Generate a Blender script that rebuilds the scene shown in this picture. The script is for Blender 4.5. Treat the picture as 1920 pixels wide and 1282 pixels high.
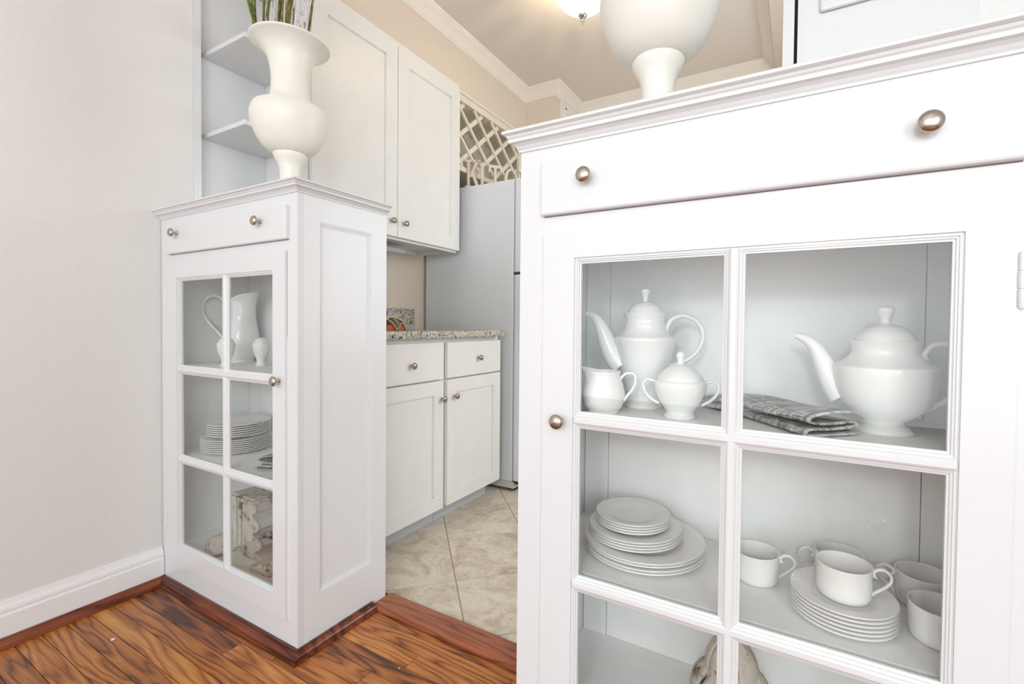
import bpy, bmesh, math, random
from mathutils import Vector, Matrix
for o in list(bpy.data.objects): bpy.data.objects.remove(o)
SC = bpy.context.scene
COL = SC.collection
random.seed(7)
PI = math.pi

# ------------------------------------------------------------------ camera
CAMX, CAMY, CAMZ = 0.0, -0.8220, 0.9722
R_ = ((0.873745, 0.486281, 0.010035), (0.018396, -0.012421, -0.999754), (-0.486036, 0.873714, -0.019798))
cd = bpy.data.cameras.new('camera')
cam = bpy.data.objects.new('camera', cd); COL.objects.link(cam)
cd.sensor_width = 36; cd.sensor_fit = 'HORIZONTAL'
cd.lens = 868.35 / 1920 * 36
cd.shift_x = -50 / 1920; cd.shift_y = -15 / 1920
cd.clip_start = 0.02
M = Matrix.Identity(4)
for i in range(3):
    M[i][0] = R_[0][i]; M[i][1] = -R_[1][i]; M[i][2] = -R_[2][i]
M[0][3], M[1][3], M[2][3] = CAMX, CAMY, CAMZ
cam.matrix_world = M
SC.camera = cam

# ------------------------------------------------------------------ world, lights, exposure
SC.view_settings.view_transform = 'Standard'
SC.view_settings.look = 'None'
SC.view_settings.exposure = 0.12
SC.view_settings.gamma = 1.0
SC.view_settings.use_curve_mapping = False
w = bpy.data.worlds.new('world'); SC.world = w; w.use_nodes = True
w.node_tree.nodes['Background'].inputs[0].default_value = (0.95, 0.97, 1.0, 1)
w.node_tree.nodes['Background'].inputs[1].default_value = 0.6

def area(name, loc, target, sx, sy, power, col=(1, 1, 1)):
    l = bpy.data.lights.new(name, 'AREA'); l.shape = 'RECTANGLE'; l.size = sx; l.size_y = sy
    l.energy = power; l.color = col
    o = bpy.data.objects.new(name, l); COL.objects.link(o)
    o.location = loc
    o.rotation_euler = (Vector(target) - Vector(loc)).to_track_quat('-Z', 'Y').to_euler()
    return o
# photographer's flash a step behind and above the camera
area('flash_softbox', (0.14, -2.40, 1.55), (-0.75, 0.3, 0.80), 0.22, 0.22, 9.5, (0.97, 0.985, 1.0))
# unseen area lights added as cool fill behind the camera and at the right
area('back_fill', (-0.05, -3.38, 1.42), (-0.05, 0.2, 1.42), 3.9, 2.3, 54, (0.86, 0.94, 1.0))
area('side_fill', (1.88, -2.45, 1.40), (-1.9, -0.2, 0.9), 1.7, 1.7, 50, (0.86, 0.94, 1.0))
# flash bounced off the living room ceiling
area('ceiling_bounce', (-0.6, -1.5, 2.66), (-0.6, -1.0, 0.0), 2.2, 2.0, 6, (0.93, 0.97, 1.0))
# kitchen: warm lamp bulb is in the lamp's builder; unseen cool fill light on the right of the kitchen
area('kitchen_fill', (0.60, 1.55, 1.50), (-1.6, 1.2, 0.9), 1.2, 1.3, 24, (0.88, 0.95, 1.0))

# ------------------------------------------------------------------ materials
MATS = {}
def nt(name):
    m = bpy.data.materials.new(name); m.use_nodes = True
    n = m.node_tree.nodes; l = m.node_tree.links
    return m, n, l, n['Principled BSDF']
def coords(n, l, scale=(1, 1, 1), kind='Object'):
    t = n.new('ShaderNodeTexCoord'); mp = n.new('ShaderNodeMapping')
    mp.inputs['Scale'].default_value = scale
    l.new(t.outputs[kind], mp.inputs['Vector']); return mp
def ramp(n, stops):
    r = n.new('ShaderNodeValToRGB')
    e = r.color_ramp.elements
    while len(e) < len(stops): e.new(0.5)
    for i, (p, c) in enumerate(stops):
        e[i].position = p; e[i].color = (c[0], c[1], c[2], 1)
    return r
def bump(n, l, b, src, strength, dist=0.001):
    bp = n.new('ShaderNodeBump'); bp.inputs['Strength'].default_value = strength
    bp.inputs['Distance'].default_value = dist
    l.new(src, bp.inputs['Height']); l.new(bp.outputs[0], b.inputs['Normal'])
def paint(name, col, rough=0.35, scale=(30, 30, 30), strength=0.25, spec=0.5, var=0.02, dist=0.001):
    m, n, l, b = nt(name)
    mp = coords(n, l, scale)
    ns = n.new('ShaderNodeTexNoise'); ns.inputs['Scale'].default_value = 1.0; ns.inputs['Detail'].default_value = 4
    l.new(mp.outputs[0], ns.inputs['Vector'])
    lo = tuple(c * (1 - var) for c in col); hi = tuple(min(1, c * (1 + var)) for c in col)
    r = ramp(n, [(0.3, lo), (0.7, hi)])
    l.new(ns.outputs['Fac'], r.inputs[0]); l.new(r.outputs[0], b.inputs['Base Color'])
    b.inputs['Roughness'].default_value = rough
    b.inputs['Specular IOR Level'].default_value = spec
    bump(n, l, b, ns.outputs['Fac'], strength, dist)
    MATS[name] = m; return m
WHITE = paint('white_gloss_paint', (0.745, 0.755, 0.765), 0.25, (8, 60, 110), 0.08, var=0.008)
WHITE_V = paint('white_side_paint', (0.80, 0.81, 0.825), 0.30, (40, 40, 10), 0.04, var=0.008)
INNER = paint('cabinet_inside_paint', (0.92, 0.925, 0.91), 0.5, (20, 20, 20), 0.1)
SATIN = paint('kitchen_satin_paint', (0.80, 0.79, 0.765), 0.30, (8, 8, 8), 0.02)
CROWNP = paint('crown_warm_paint', (0.84, 0.775, 0.69), 0.35, (30, 30, 30), 0.02, var=0.008)
TRIM = paint('trim_paint', (0.89, 0.885, 0.88), 0.33, (30, 30, 30), 0.02, var=0.008)
WALLP = paint('beige_wall_paint', (0.79, 0.775, 0.75), 0.85, (160, 160, 160), 0.10, 0.2)
WALLK = paint('kitchen_wall_paint', (0.72, 0.62, 0.52), 0.85, (120, 120, 120), 0.2, 0.2)
WALLR = paint('pale_wall_paint', (0.78, 0.79, 0.785), 0.85, (120, 120, 120), 0.2, 0.2)
CEIL = paint('ceiling_paint', (0.75, 0.685, 0.615), 0.9, (120, 120, 120), 0.2, 0.2)
FRIDGE = paint('fridge_enamel', (0.76, 0.79, 0.82), 0.38, (250, 250, 250), 0.12)
URN = paint('cream_ceramic', (0.85, 0.83, 0.765), 0.38, (12, 12, 12), 0.05)
CHINA = paint('white_glazed_china', (0.89, 0.885, 0.865), 0.07, (9, 9, 9), 0.02, 0.6)
GREYP = paint('grey_toe_kick', (0.50, 0.52, 0.54), 0.5)
DARK = paint('dark_gap', (0.05, 0.035, 0.025), 0.8)
GAP_SHADE = paint('gap_shade_paint', (0.22, 0.20, 0.18), 0.8)  # flat dark tone that paints the shade in the cabinet gaps
PLASTIC = paint('grey_white_plastic', (0.70, 0.72, 0.74), 0.35)
GRILLE = paint('fridge_base_strip', (0.62, 0.60, 0.57), 0.4)
LETTER = paint('letter_wood_paint', (0.66, 0.57, 0.48), 0.6, (60, 60, 60), 0.3, var=0.08)
LATT = paint('cream_lattice_paint', (0.78, 0.72, 0.60), 0.45, strength=0.03)

def metal(name, col, rough):
    m, n, l, b = nt(name)
    mp = coords(n, l, (200, 200, 30))
    ns = n.new('ShaderNodeTexNoise'); ns.inputs['Scale'].default_value = 1
    l.new(mp.outputs[0], ns.inputs['Vector'])
    r = ramp(n, [(0.2, tuple(c * 0.9 for c in col)), (0.8, col)])
    l.new(ns.outputs['Fac'], r.inputs[0]); l.new(r.outputs[0], b.inputs['Base Color'])
    b.inputs['Metallic'].default_value = 1; b.inputs['Roughness'].default_value = rough
    return m
NICKEL = metal('brushed_nickel', (0.52, 0.47, 0.41), 0.24)
BRONZE = metal('warm_nickel', (0.42, 0.33, 0.25), 0.25)

def glass_mat():
    m = bpy.data.materials.new('old_window_glass'); m.use_nodes = True
    n = m.node_tree.nodes; l = m.node_tree.links
    n.clear()
    out = n.new('ShaderNodeOutputMaterial'); mix = n.new('ShaderNodeMixShader')
    tr = n.new('ShaderNodeBsdfTransparent'); gl = n.new('ShaderNodeBsdfGlossy'); fr = n.new('ShaderNodeFresnel')
    tr.inputs[0].default_value = (0.985, 0.99, 0.985, 1)
    gl.inputs['Roughness'].default_value = 0.01
    ge = n.new('ShaderNodeNewGeometry'); io = n.new('ShaderNodeMath'); io.operation = 'MULTIPLY_ADD'
    io.inputs[1].default_value = 1 / 1.5 - 1.5; io.inputs[2].default_value = 1.5      # same index seen from either face of the pane
    l.new(ge.outputs['Backfacing'], io.inputs[0]); l.new(io.outputs[0], fr.inputs[0])
    mp = coords(n, l, (4, 4, 3)); ns = n.new('ShaderNodeTexNoise'); ns.inputs['Scale'].default_value = 1
    l.new(mp.outputs[0], ns.inputs['Vector'])
    bp = n.new('ShaderNodeBump'); bp.inputs['Strength'].default_value = 0.04; bp.inputs['Distance'].default_value = 0.004
    l.new(ns.outputs['Fac'], bp.inputs['Height'])
    # tiny paint specks left on the pane
    mp2 = coords(n, l, (1, 1, 1)); vo = n.new('ShaderNodeTexVoronoi'); vo.inputs['Scale'].default_value = 160
    l.new(mp2.outputs[0], vo.inputs['Vector'])
    lt = n.new('ShaderNodeMath'); lt.operation = 'LESS_THAN'; lt.inputs[1].default_value = 0.10
    l.new(vo.outputs['Distance'], lt.inputs[0])
    n2 = n.new('ShaderNodeTexNoise'); n2.inputs['Scale'].default_value = 9
    l.new(mp2.outputs[0], n2.inputs['Vector'])
    gt = n.new('ShaderNodeMath'); gt.operation = 'GREATER_THAN'; gt.inputs[1].default_value = 0.66
    l.new(n2.outputs['Fac'], gt.inputs[0])
    mu = n.new('ShaderNodeMath'); mu.operation = 'MULTIPLY'
    l.new(lt.outputs[0], mu.inputs[0]); l.new(gt.outputs[0], mu.inputs[1])
    df = n.new('ShaderNodeBsdfDiffuse'); df.inputs[0].default_value = (0.85, 0.85, 0.83, 1)
    mix2 = n.new('ShaderNodeMixShader')
    l.new(fr.outputs[0], mix.inputs[0]); l.new(tr.outputs[0], mix.inputs[1]); l.new(gl.outputs[0], mix.inputs[2])
    l.new(mu.outputs[0], mix2.inputs[0]); l.new(mix.outputs[0], mix2.inputs[1]); l.new(df.outputs[0], mix2.inputs[2])
    l.new(mix2.outputs[0], out.inputs[0])
    return m
GLASS = glass_mat()

def wood(name, cols, along=0, gloss=0.28, grain=1.0):
    """oak: long stretched noise plus cathedral bands, each board shifted by its object's random number"""
    m, n, l, b = nt(name)
    t = n.new('ShaderNodeTexCoord'); oi = n.new('ShaderNodeObjectInfo')
    add = n.new('ShaderNodeVectorMath'); add.operation = 'ADD'
    sc = n.new('ShaderNodeVectorMath'); sc.operation = 'SCALE'; sc.inputs['Scale'].default_value = 37.0
    cmb = n.new('ShaderNodeCombineXYZ')
    for i in range(3): l.new(oi.outputs['Random'], cmb.inputs[i])
    l.new(cmb.outputs[0], sc.inputs[0]); l.new(t.outputs['Object'], add.inputs[0]); l.new(sc.outputs[0], add.inputs[1])
    s = [7.0, 7.0, 7.0]; s[along] = 0.85
    mp = n.new('ShaderNodeMapping'); mp.inputs['Scale'].default_value = s
    l.new(add.outputs[0], mp.inputs[0])
    big = n.new('ShaderNodeTexNoise'); big.inputs['Scale'].default_value = 1.2; big.inputs['Detail'].default_value = 3
    big.inputs['Distortion'].default_value = 0.15
    l.new(mp.outputs[0], big.inputs['Vector'])
    mulb = n.new('ShaderNodeMath'); mulb.operation = 'MULTIPLY'; mulb.inputs[1].default_value = 27 * grain
    l.new(big.outputs['Fac'], mulb.inputs[0])
    fr = n.new('ShaderNodeMath'); fr.operation = 'PINGPONG'; fr.inputs[1].default_value = 1.0
    l.new(mulb.outputs[0], fr.inputs[0])
    s2 = [240.0, 240.0, 240.0]; s2[along] = 9.0
    mp2 = n.new('ShaderNodeMapping'); mp2.inputs['Scale'].default_value = s2
    l.new(add.outputs[0], mp2.inputs[0])
    fine = n.new('ShaderNodeTexNoise'); fine.inputs['Scale'].default_value = 1; fine.inputs['Detail'].default_value = 3
    l.new(mp2.outputs[0], fine.inputs['Vector'])
    s3 = [3.0, 3.0, 3.0]; s3[along] = 0.8
    mp3 = n.new('ShaderNodeMapping'); mp3.inputs['Scale'].default_value = s3
    l.new(add.outputs[0], mp3.inputs[0])
    blot = n.new('ShaderNodeTexNoise'); blot.inputs['Scale'].default_value = 1.5
    l.new(mp3.outputs[0], blot.inputs['Vector'])
    # thin dark growth lines, fine pores, slow blotches and a tone of the board's own
    pw_ = n.new('ShaderNodeMath'); pw_.operation = 'POWER'; pw_.inputs[1].default_value = 0.55
    l.new(fr.outputs[0], pw_.inputs[0])
    a1 = n.new('ShaderNodeMath'); a1.operation = 'MULTIPLY_ADD'; a1.inputs[1].default_value = 0.46; a1.inputs[2].default_value = -0.32
    l.new(pw_.outputs[0], a1.inputs[0])
    a2 = n.new('ShaderNodeMath'); a2.operation = 'MULTIPLY_ADD'; a2.inputs[1].default_value = 0.46
    l.new(fine.outputs['Fac'], a2.inputs[0]); l.new(a1.outputs[0], a2.inputs[2])
    a3 = n.new('ShaderNodeMath'); a3.operation = 'MULTIPLY_ADD'; a3.inputs[1].default_value = 0.30
    l.new(blot.outputs['Fac'], a3.inputs[0]); l.new(a2.outputs[0], a3.inputs[2])
    a4 = n.new('ShaderNodeMath'); a4.operation = 'MULTIPLY_ADD'; a4.inputs[1].default_value = 0.36
    l.new(oi.outputs['Random'], a4.inputs[0]); l.new(a3.outputs[0], a4.inputs[2])
    r = ramp(n, cols)
    l.new(a4.outputs[0], r.inputs[0]); l.new(r.outputs[0], b.inputs['Base Color'])
    b.inputs['Roughness'].default_value = gloss
    bump(n, l, b, fine.outputs['Fac'], 0.12, 0.001)
    return m
OAK = wood('oak_floorboard', [(0.22, (0.07, 0.020, 0.007)), (0.38, (0.20, 0.058, 0.013)), (0.58, (0.39, 0.125, 0.025)), (0.80, (0.55, 0.215, 0.047)), (1.0, (0.66, 0.33, 0.10))], 0)
REDOAK = wood('stained_red_oak', [(0.25, (0.07, 0.018, 0.009)), (0.45, (0.21, 0.055, 0.024)), (0.7, (0.34, 0.10, 0.042)), (1.0, (0.44, 0.15, 0.065))], 0, 0.25, 0.8)
REDOAK_X = wood('shoe_mould_oak_x', [(0.3, (0.07, 0.014, 0.006)), (0.6, (0.22, 0.055, 0.022)), (1.0, (0.34, 0.10, 0.045))], 0, 0.22, 0.5)
REDOAK_Y = wood('shoe_mould_oak_y', [(0.3, (0.07, 0.014, 0.006)), (0.6, (0.22, 0.055, 0.022)), (1.0, (0.34, 0.10, 0.045))], 1, 0.22, 0.5)

def tile_mat():
    m, n, l, b = nt('travertine_tile')
    t = n.new('ShaderNodeTexCoord'); oi = n.new('ShaderNodeObjectInfo')
    cmb = n.new('ShaderNodeCombineXYZ')
    for i in range(3): l.new(oi.outputs['Random'], cmb.inputs[i])
    sc = n.new('ShaderNodeVectorMath'); sc.operation = 'SCALE'; sc.inputs['Scale'].default_value = 29
    add = n.new('ShaderNodeVectorMath'); add.operation = 'ADD'
    l.new(cmb.outputs[0], sc.inputs[0]); l.new(t.outputs['Object'], add.inputs[0]); l.new(sc.outputs[0], add.inputs[1])
    a = n.new('ShaderNodeTexNoise'); a.inputs['Scale'].default_value = 7; a.inputs['Detail'].default_value = 10; a.inputs['Roughness'].default_value = 0.65; a.inputs['Distortion'].default_value = 0.9
    l.new(add.outputs[0], a.inputs['Vector'])
    r = ramp(n, [(0.30, (0.40, 0.31, 0.23)), (0.42, (0.58, 0.49, 0.39)), (0.55, (0.70, 0.63, 0.53)), (0.75, (0.76, 0.70, 0.61))])
    l.new(a.outputs['Fac'], r.inputs[0])
    f = n.new('ShaderNodeTexNoise'); f.inputs['Scale'].default_value = 45; f.inputs['Detail'].default_value = 6; f.inputs['Roughness'].default_value = 0.75
    l.new(add.outputs[0], f.inputs['Vector'])
    r2 = ramp(n, [(0.33, (0.72, 0.66, 0.60)), (0.5, (1, 1, 1))])
    l.new(f.outputs['Fac'], r2.inputs[0])
    mx = n.new('ShaderNodeMix'); mx.data_type = 'RGBA'; mx.blend_type = 'MULTIPLY'; mx.inputs[0].default_value = 0.8
    l.new(r.outputs[0], mx.inputs[6]); l.new(r2.outputs[0], mx.inputs[7])
    l.new(mx.outputs[2], b.inputs['Base Color'])
    b.inputs['Roughness'].default_value = 0.42
    bump(n, l, b, f.outputs['Fac'], 0.1, 0.001)
    return m
TILE = tile_mat()
GROUT = paint('tile_grout', (0.40, 0.34, 0.27), 0.9, (200, 200, 200), 0.3)

def granite():
    m, n, l, b = nt('speckled_granite')
    mp = coords(n, l, (1, 1, 1))
    v = n.new('ShaderNodeTexVoronoi'); v.inputs['Scale'].default_value = 150
    l.new(mp.outputs[0], v.inputs['Vector'])
    sep = n.new('ShaderNodeSeparateColor'); l.new(v.outputs['Color'], sep.inputs[0])
    r = ramp(n, [(0.0, (0.035, 0.028, 0.025)), (0.13, (0.05, 0.04, 0.035)), (0.15, (0.30, 0.21, 0.14)), (0.27, (0.42, 0.36, 0.30)), (0.30, (0.50, 0.46, 0.40)), (0.55, (0.60, 0.57, 0.51)), (0.75, (0.45, 0.41, 0.36)), (1.0, (0.66, 0.64, 0.60))])
    r.color_ramp.interpolation = 'CONSTANT'
    r.color_ramp.elements[0].color = (0.08, 0.07, 0.065, 1)
    ns = n.new('ShaderNodeTexNoise'); ns.inputs['Scale'].default_value = 30; ns.inputs['Detail'].default_value = 5
    l.new(mp.outputs[0], ns.inputs['Vector'])
    ad = n.new('ShaderNodeMath'); ad.operation = 'MULTIPLY_ADD'; ad.inputs[1].default_value = 0.5; 
    sub = n.new('ShaderNodeMath'); sub.operation = 'ADD'; sub.inputs[1].default_value = -0.24
    l.new(sep.outputs[0], sub.inputs[0])
    l.new(ns.outputs['Fac'], ad.inputs[0]); l.new(sub.outputs[0], ad.inputs[2])
    l.new(ad.outputs[0], r.inputs[0]); l.new(r.outputs[0], b.inputs['Base Color'])
    b.inputs['Roughness'].default_value = 0.12
    return m
GRANITE = granite()

def distressed(name='distressed_carved_wood', base=(0.62, 0.57, 0.50), scale=9):
    m, n, l, b = nt(name)
    mp = coords(n, l, (1, 1, 1))
    a = n.new('ShaderNodeTexNoise'); a.inputs['Scale'].default_value = scale * 2.1; a.inputs['Detail'].default_value = 6; a.inputs['Roughness'].default_value = 0.7
    l.new(mp.outputs[0], a.inputs['Vector'])
    r = ramp(n, [(0.0, (0.10, 0.055, 0.03)), (0.40, (0.14, 0.08, 0.042)), (0.43, tuple(c * 0.7 for c in base)), (0.50, base), (1.0, (0.76, 0.72, 0.66))])
    l.new(a.outputs['Fac'], r.inputs[0]); l.new(r.outputs[0], b.inputs['Base Color'])
    b.inputs['Roughness'].default_value = 0.75
    bump(n, l, b, a.outputs['Fac'], 0.5, 0.004)
    return m
DIST = distressed()

def fabric():
    m, n, l, b = nt('grey_woven_linen')
    t = n.new('ShaderNodeTexCoord')
    outs = []
    for sc in ((60, 8, 8), (14, 190, 190)):
        mp = n.new('ShaderNodeMapping'); mp.inputs['Scale'].default_value = sc
        l.new(t.outputs['UV'], mp.inputs[0])
        ns = n.new('ShaderNodeTexNoise'); ns.inputs['Scale'].default_value = 1; ns.inputs['Detail'].default_value = 2
        l.new(mp.outputs[0], ns.inputs['Vector']); outs.append(ns.outputs['Fac'])
    ad = n.new('ShaderNodeMath'); ad.operation = 'ADD'; l.new(outs[0], ad.inputs[0]); l.new(outs[1], ad.inputs[1])
    r = ramp(n, [(0.0, (0.05, 0.05, 0.05)), (0.42, (0.14, 0.14, 0.135)), (0.49, (0.33, 0.33, 0.31)), (0.57, (0.60, 0.60, 0.57)), (1.0, (0.7, 0.7, 0.67))])
    hf = n.new('ShaderNodeMath'); hf.operation = 'MULTIPLY'; hf.inputs[1].default_value = 0.5
    l.new(ad.outputs[0], hf.inputs[0]); l.new(hf.outputs[0], r.inputs[0]); l.new(r.outputs[0], b.inputs['Base Color'])
    b.inputs['Roughness'].default_value = 0.95; b.inputs['Specular IOR Level'].default_value = 0.1
    bump(n, l, b, hf.outputs[0], 0.6, 0.001)
    return m
LINEN = fabric()

def stem_mat(name, stops):
    m, n, l, b = nt(name)
    mp = coords(n, l, (120, 120, 40)); a = n.new('ShaderNodeTexNoise'); a.inputs['Scale'].default_value = 1
    l.new(mp.outputs[0], a.inputs['Vector']); r = ramp(n, stops)
    l.new(a.outputs['Fac'], r.inputs[0]); l.new(r.outputs[0], b.inputs['Base Color']); b.inputs['Roughness'].default_value = 0.6
    return m
REED = stem_mat('green_brown_reed', [(0.3, (0.06, 0.06, 0.01)), (0.5, (0.16, 0.15, 0.025)), (0.62, (0.25, 0.19, 0.07)), (0.8, (0.5, 0.42, 0.25))])
REEDG = stem_mat('green_reed', [(0.3, (0.03, 0.07, 0.01)), (0.6, (0.13, 0.21, 0.03)), (0.9, (0.4, 0.38, 0.2))])
TWIG = stem_mat('frosted_white_twig', [(0.36, (0.14, 0.14, 0.16)), (0.42, (0.70, 0.71, 0.76)), (0.8, (0.88, 0.88, 0.88))])
PAPER = stem_mat('old_book_paper', [(0.3, (0.62, 0.52, 0.36)), (0.8, (0.80, 0.74, 0.60))])
REDP = paint('orange_red_page', (0.55, 0.10, 0.035), 0.7)
GREENP = paint('dark_green_cover', (0.05, 0.12, 0.04), 0.5)

def emit(name, col, strength):
    m, n, l, b = nt(name)
    b.inputs['Base Color'].default_value = (0.9, 0.85, 0.75, 1)
    b.inputs['Emission Color'].default_value = (*col, 1); b.inputs['Emission Strength'].default_value = strength
    return m
LAMPG = emit('lit_frosted_glass', (1.0, 0.84, 0.58), 4.5)

# ------------------------------------------------------------------ helpers
W = {}          # world origin of every object that can be a parent
def tag(o, label=None, cat=None, group=None, kind=None):
    if label: o['label'] = label
    if cat: o['category'] = cat
    if group: o['group'] = group
    if kind: o['kind'] = kind
    return o
def thing(name, label, cat, loc=(0, 0, 0), group=None):
    o = bpy.data.objects.new(name, None); COL.objects.link(o); o.location = loc
    o.empty_display_size = 0.05
    W[o.name] = Vector(loc); return tag(o, label, cat, group)
def obj(name, bm, mat, parent=None, smooth=False, loc=None, label=None, kind=None, bevel=0, sub=0, angle=None):
    """bm is in world coordinates unless loc is given (then local to loc)"""
    me = bpy.data.meshes.new(name)
    base = W[parent.name] if parent else Vector((0, 0, 0))
    if loc is None:
        if parent is None:
            cs = [v.co.copy() for v in bm.verts]
            org = Vector([(min(c[i] for c in cs) + max(c[i] for c in cs)) / 2 for i in range(3)])
            org.z = min(c.z for c in cs)
        else: org = base
        bmesh.ops.translate(bm, verts=bm.verts[:], vec=-org)
    else: org = Vector(loc)
    bmesh.ops.recalc_face_normals(bm, faces=bm.faces[:])
    bm.to_mesh(me); bm.free()
    me.materials.append(mat)
    if smooth:
        for p in me.polygons: p.use_smooth = True
        if angle: 
            me.set_sharp_from_angle(angle=math.radians(angle))
    o = bpy.data.objects.new(name, me); COL.objects.link(o)
    if parent: o.parent = parent; o.location = org - base
    else: o.location = org
    W[o.name] = org
    if bevel:
        md = o.modifiers.new('bevel', 'BEVEL'); md.width = bevel; md.segments = 2; md.limit_method = 'ANGLE'; md.angle_limit = math.radians(40)
        md.harden_normals = False
    if sub:
        md = o.modifiers.new('sub', 'SUBSURF'); md.levels = sub; md.render_levels = sub
    return tag(o, label, None, None, kind)
def struct(name, bm, mat, bevel=0, smooth=False, angle=None):
    return obj(name, bm, mat, kind='structure', bevel=bevel, smooth=smooth, angle=angle)
def bx(bm, x0, x1, y0, y1, z0, z1):
    if x0 > x1: x0, x1 = x1, x0
    if y0 > y1: y0, y1 = y1, y0
    if z0 > z1: z0, z1 = z1, z0
    v = [bm.verts.new(p) for p in ((x0, y0, z0), (x1, y0, z0), (x1, y1, z0), (x0, y1, z0), (x0, y0, z1), (x1, y0, z1), (x1, y1, z1), (x0, y1, z1))]
    for f in ((0, 3, 2, 1), (4, 5, 6, 7), (0, 1, 5, 4), (1, 2, 6, 5), (2, 3, 7, 6), (3, 0, 4, 7)): bm.faces.new([v[i] for i in f])
def box(*a):
    bm = bmesh.new(); bx(bm, *a); return bm
def boxes(*L):
    bm = bmesh.new()
    for a in L: bx(bm, *a)
    return bm
def lathe_into(bm, prof, seg=48, mat4=None, close=False):
    """prof: (r, z) from bottom to top; r==0 makes a pole"""
    rings = []
    for r, z in prof:
        if r < 1e-6: rings.append([bm.verts.new((0, 0, z))])
        else: rings.append([bm.verts.new((r * math.cos(2 * PI * i / seg), r * math.sin(2 * PI * i / seg), z)) for i in range(seg)])
    pairs = list(zip(rings[:-1], rings[1:]))
    if close: pairs.append((rings[-1], rings[0]))
    for a, b in pairs:
        for i in range(seg):
            j = (i + 1) % seg
            if len(a) == 1 and len(b) == 1: continue
            if len(a) == 1: bm.faces.new((a[0], b[j], b[i]))
            elif len(b) == 1: bm.faces.new((a[i], a[j], b[0]))
            else: bm.faces.new((a[i], a[j], b[j], b[i]))
    if mat4: bmesh.ops.transform(bm, matrix=mat4, verts=[v for r in rings for v in r])
def lathe(prof, seg=48, mat4=None, close=False):
    bm = bmesh.new(); lathe_into(bm, prof, seg, mat4, close); return bm
def spline(pts, n=6):
    """Catmull-Rom through points of any dimension"""
    P = [tuple(2 * a - b for a, b in zip(pts[0], pts[1]))] + [tuple(p) for p in pts] + [tuple(2 * a - b for a, b in zip(pts[-1], pts[-2]))]
    out = []
    for i in range(1, len(P) - 2):
        for k in range(n):
            t = k / n
            out.append(tuple(0.5 * (2 * b + (c - a) * t + (2 * a - 5 * b + 4 * c - d) * t * t + (3 * b - a - 3 * c + d) * t ** 3) for a, b, c, d in zip(P[i - 1], P[i], P[i + 1], P[i + 2])))
    out.append(tuple(pts[-1])); return out
def tube_into(bm, pts, radii, seg=12, flat=1.0, side=None, cap=True):
    """sweep an ellipse; flat<1 squeezes it along `side`"""
    P = [Vector(p) for p in pts]; n = len(P); rings = []
    prev = None
    for i in range(n):
        t = (P[min(i + 1, n - 1)] - P[max(i - 1, 0)]).normalized()
        ref = Vector(side) if side else (prev or Vector((0.1, 0.2, 1)))
        a = (ref - t * ref.dot(t))
        if a.length < 1e-5: a = Vector((1, 0, 0)) - t * t.x
        a.normalize(); b = t.cross(a); prev = a
        r = radii[i] if isinstance(radii, (list, tuple)) else radii
        rings.append([bm.verts.new(P[i] + a * (r * math.cos(2 * PI * k / seg)) * flat + b * (r * math.sin(2 * PI * k / seg))) for k in range(seg)])
    for a, b in zip(rings[:-1], rings[1:]):
        for k in range(seg): bm.faces.new((a[k], a[(k + 1) % seg], b[(k + 1) % seg], b[k]))
    if cap: bm.faces.new(rings[0][::-1]); bm.faces.new(rings[-1])
def tube(pts, radii, seg=12, **k):
    bm = bmesh.new(); tube_into(bm, pts, radii, seg, **k); return bm
def moulding(path, prof, closed_profile=True, flip=1):
    """sweep prof (out, z) along a 2D path with mitred corners; `out` points to the right of the path times flip"""
    bm = bmesh.new(); n = len(path); rows = []
    P = [Vector(p) for p in path]
    for i in range(n):
        if i == 0: d = (P[1] - P[0]).normalized(); nrm = Vector((d.y, -d.x)); k = 1
        elif i == n - 1: d = (P[-1] - P[-2]).normalized(); nrm = Vector((d.y, -d.x)); k = 1
        else:
            d1 = (P[i] - P[i - 1]).normalized(); d2 = (P[i + 1] - P[i]).normalized()
            n1 = Vector((d1.y, -d1.x)); n2 = Vector((d2.y, -d2.x)); nrm = (n1 + n2).normalized(); k = 1 / max(0.2, nrm.dot(n1))
        rows.append([bm.verts.new((P[i].x + nrm.x * k * o * flip, P[i].y + nrm.y * k * o * flip, z)) for o, z in prof])
    m = len(prof)
    for a, b in zip(rows[:-1], rows[1:]):
        for j in range(m if closed_profile else m - 1): bm.faces.new((a[j], a[(j + 1) % m], b[(j + 1) % m], b[j]))
    if closed_profile: bm.faces.new(rows[0][::-1]); bm.faces.new(rows[-1])
    return bm
def prism(poly, axis, a0, a1):
    """extrude a polygon; axis 0/1/2 is the extrusion axis, poly gives the two other coordinates in order"""
    bm = bmesh.new(); rs = []
    for a in (a0, a1):
        r = []
        for p in poly:
            c = list(p); c.insert(axis, a); r.append(bm.verts.new(c))
        rs.append(r)
    bm.faces.new(rs[0][::-1]); bm.faces.new(rs[1]); n = len(poly)
    for i in range(n): bm.faces.new((rs[0][i], rs[0][(i + 1) % n], rs[1][(i + 1) % n], rs[1][i]))
    return bm
def copy_tree(o, parent=None):
    c = o.copy(); COL.objects.link(c); c.parent = parent
    W[c.name] = W.get(o.name, Vector((0, 0, 0)))
    for ch in [x for x in o.children]: copy_tree(ch, c)
    return c

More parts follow.
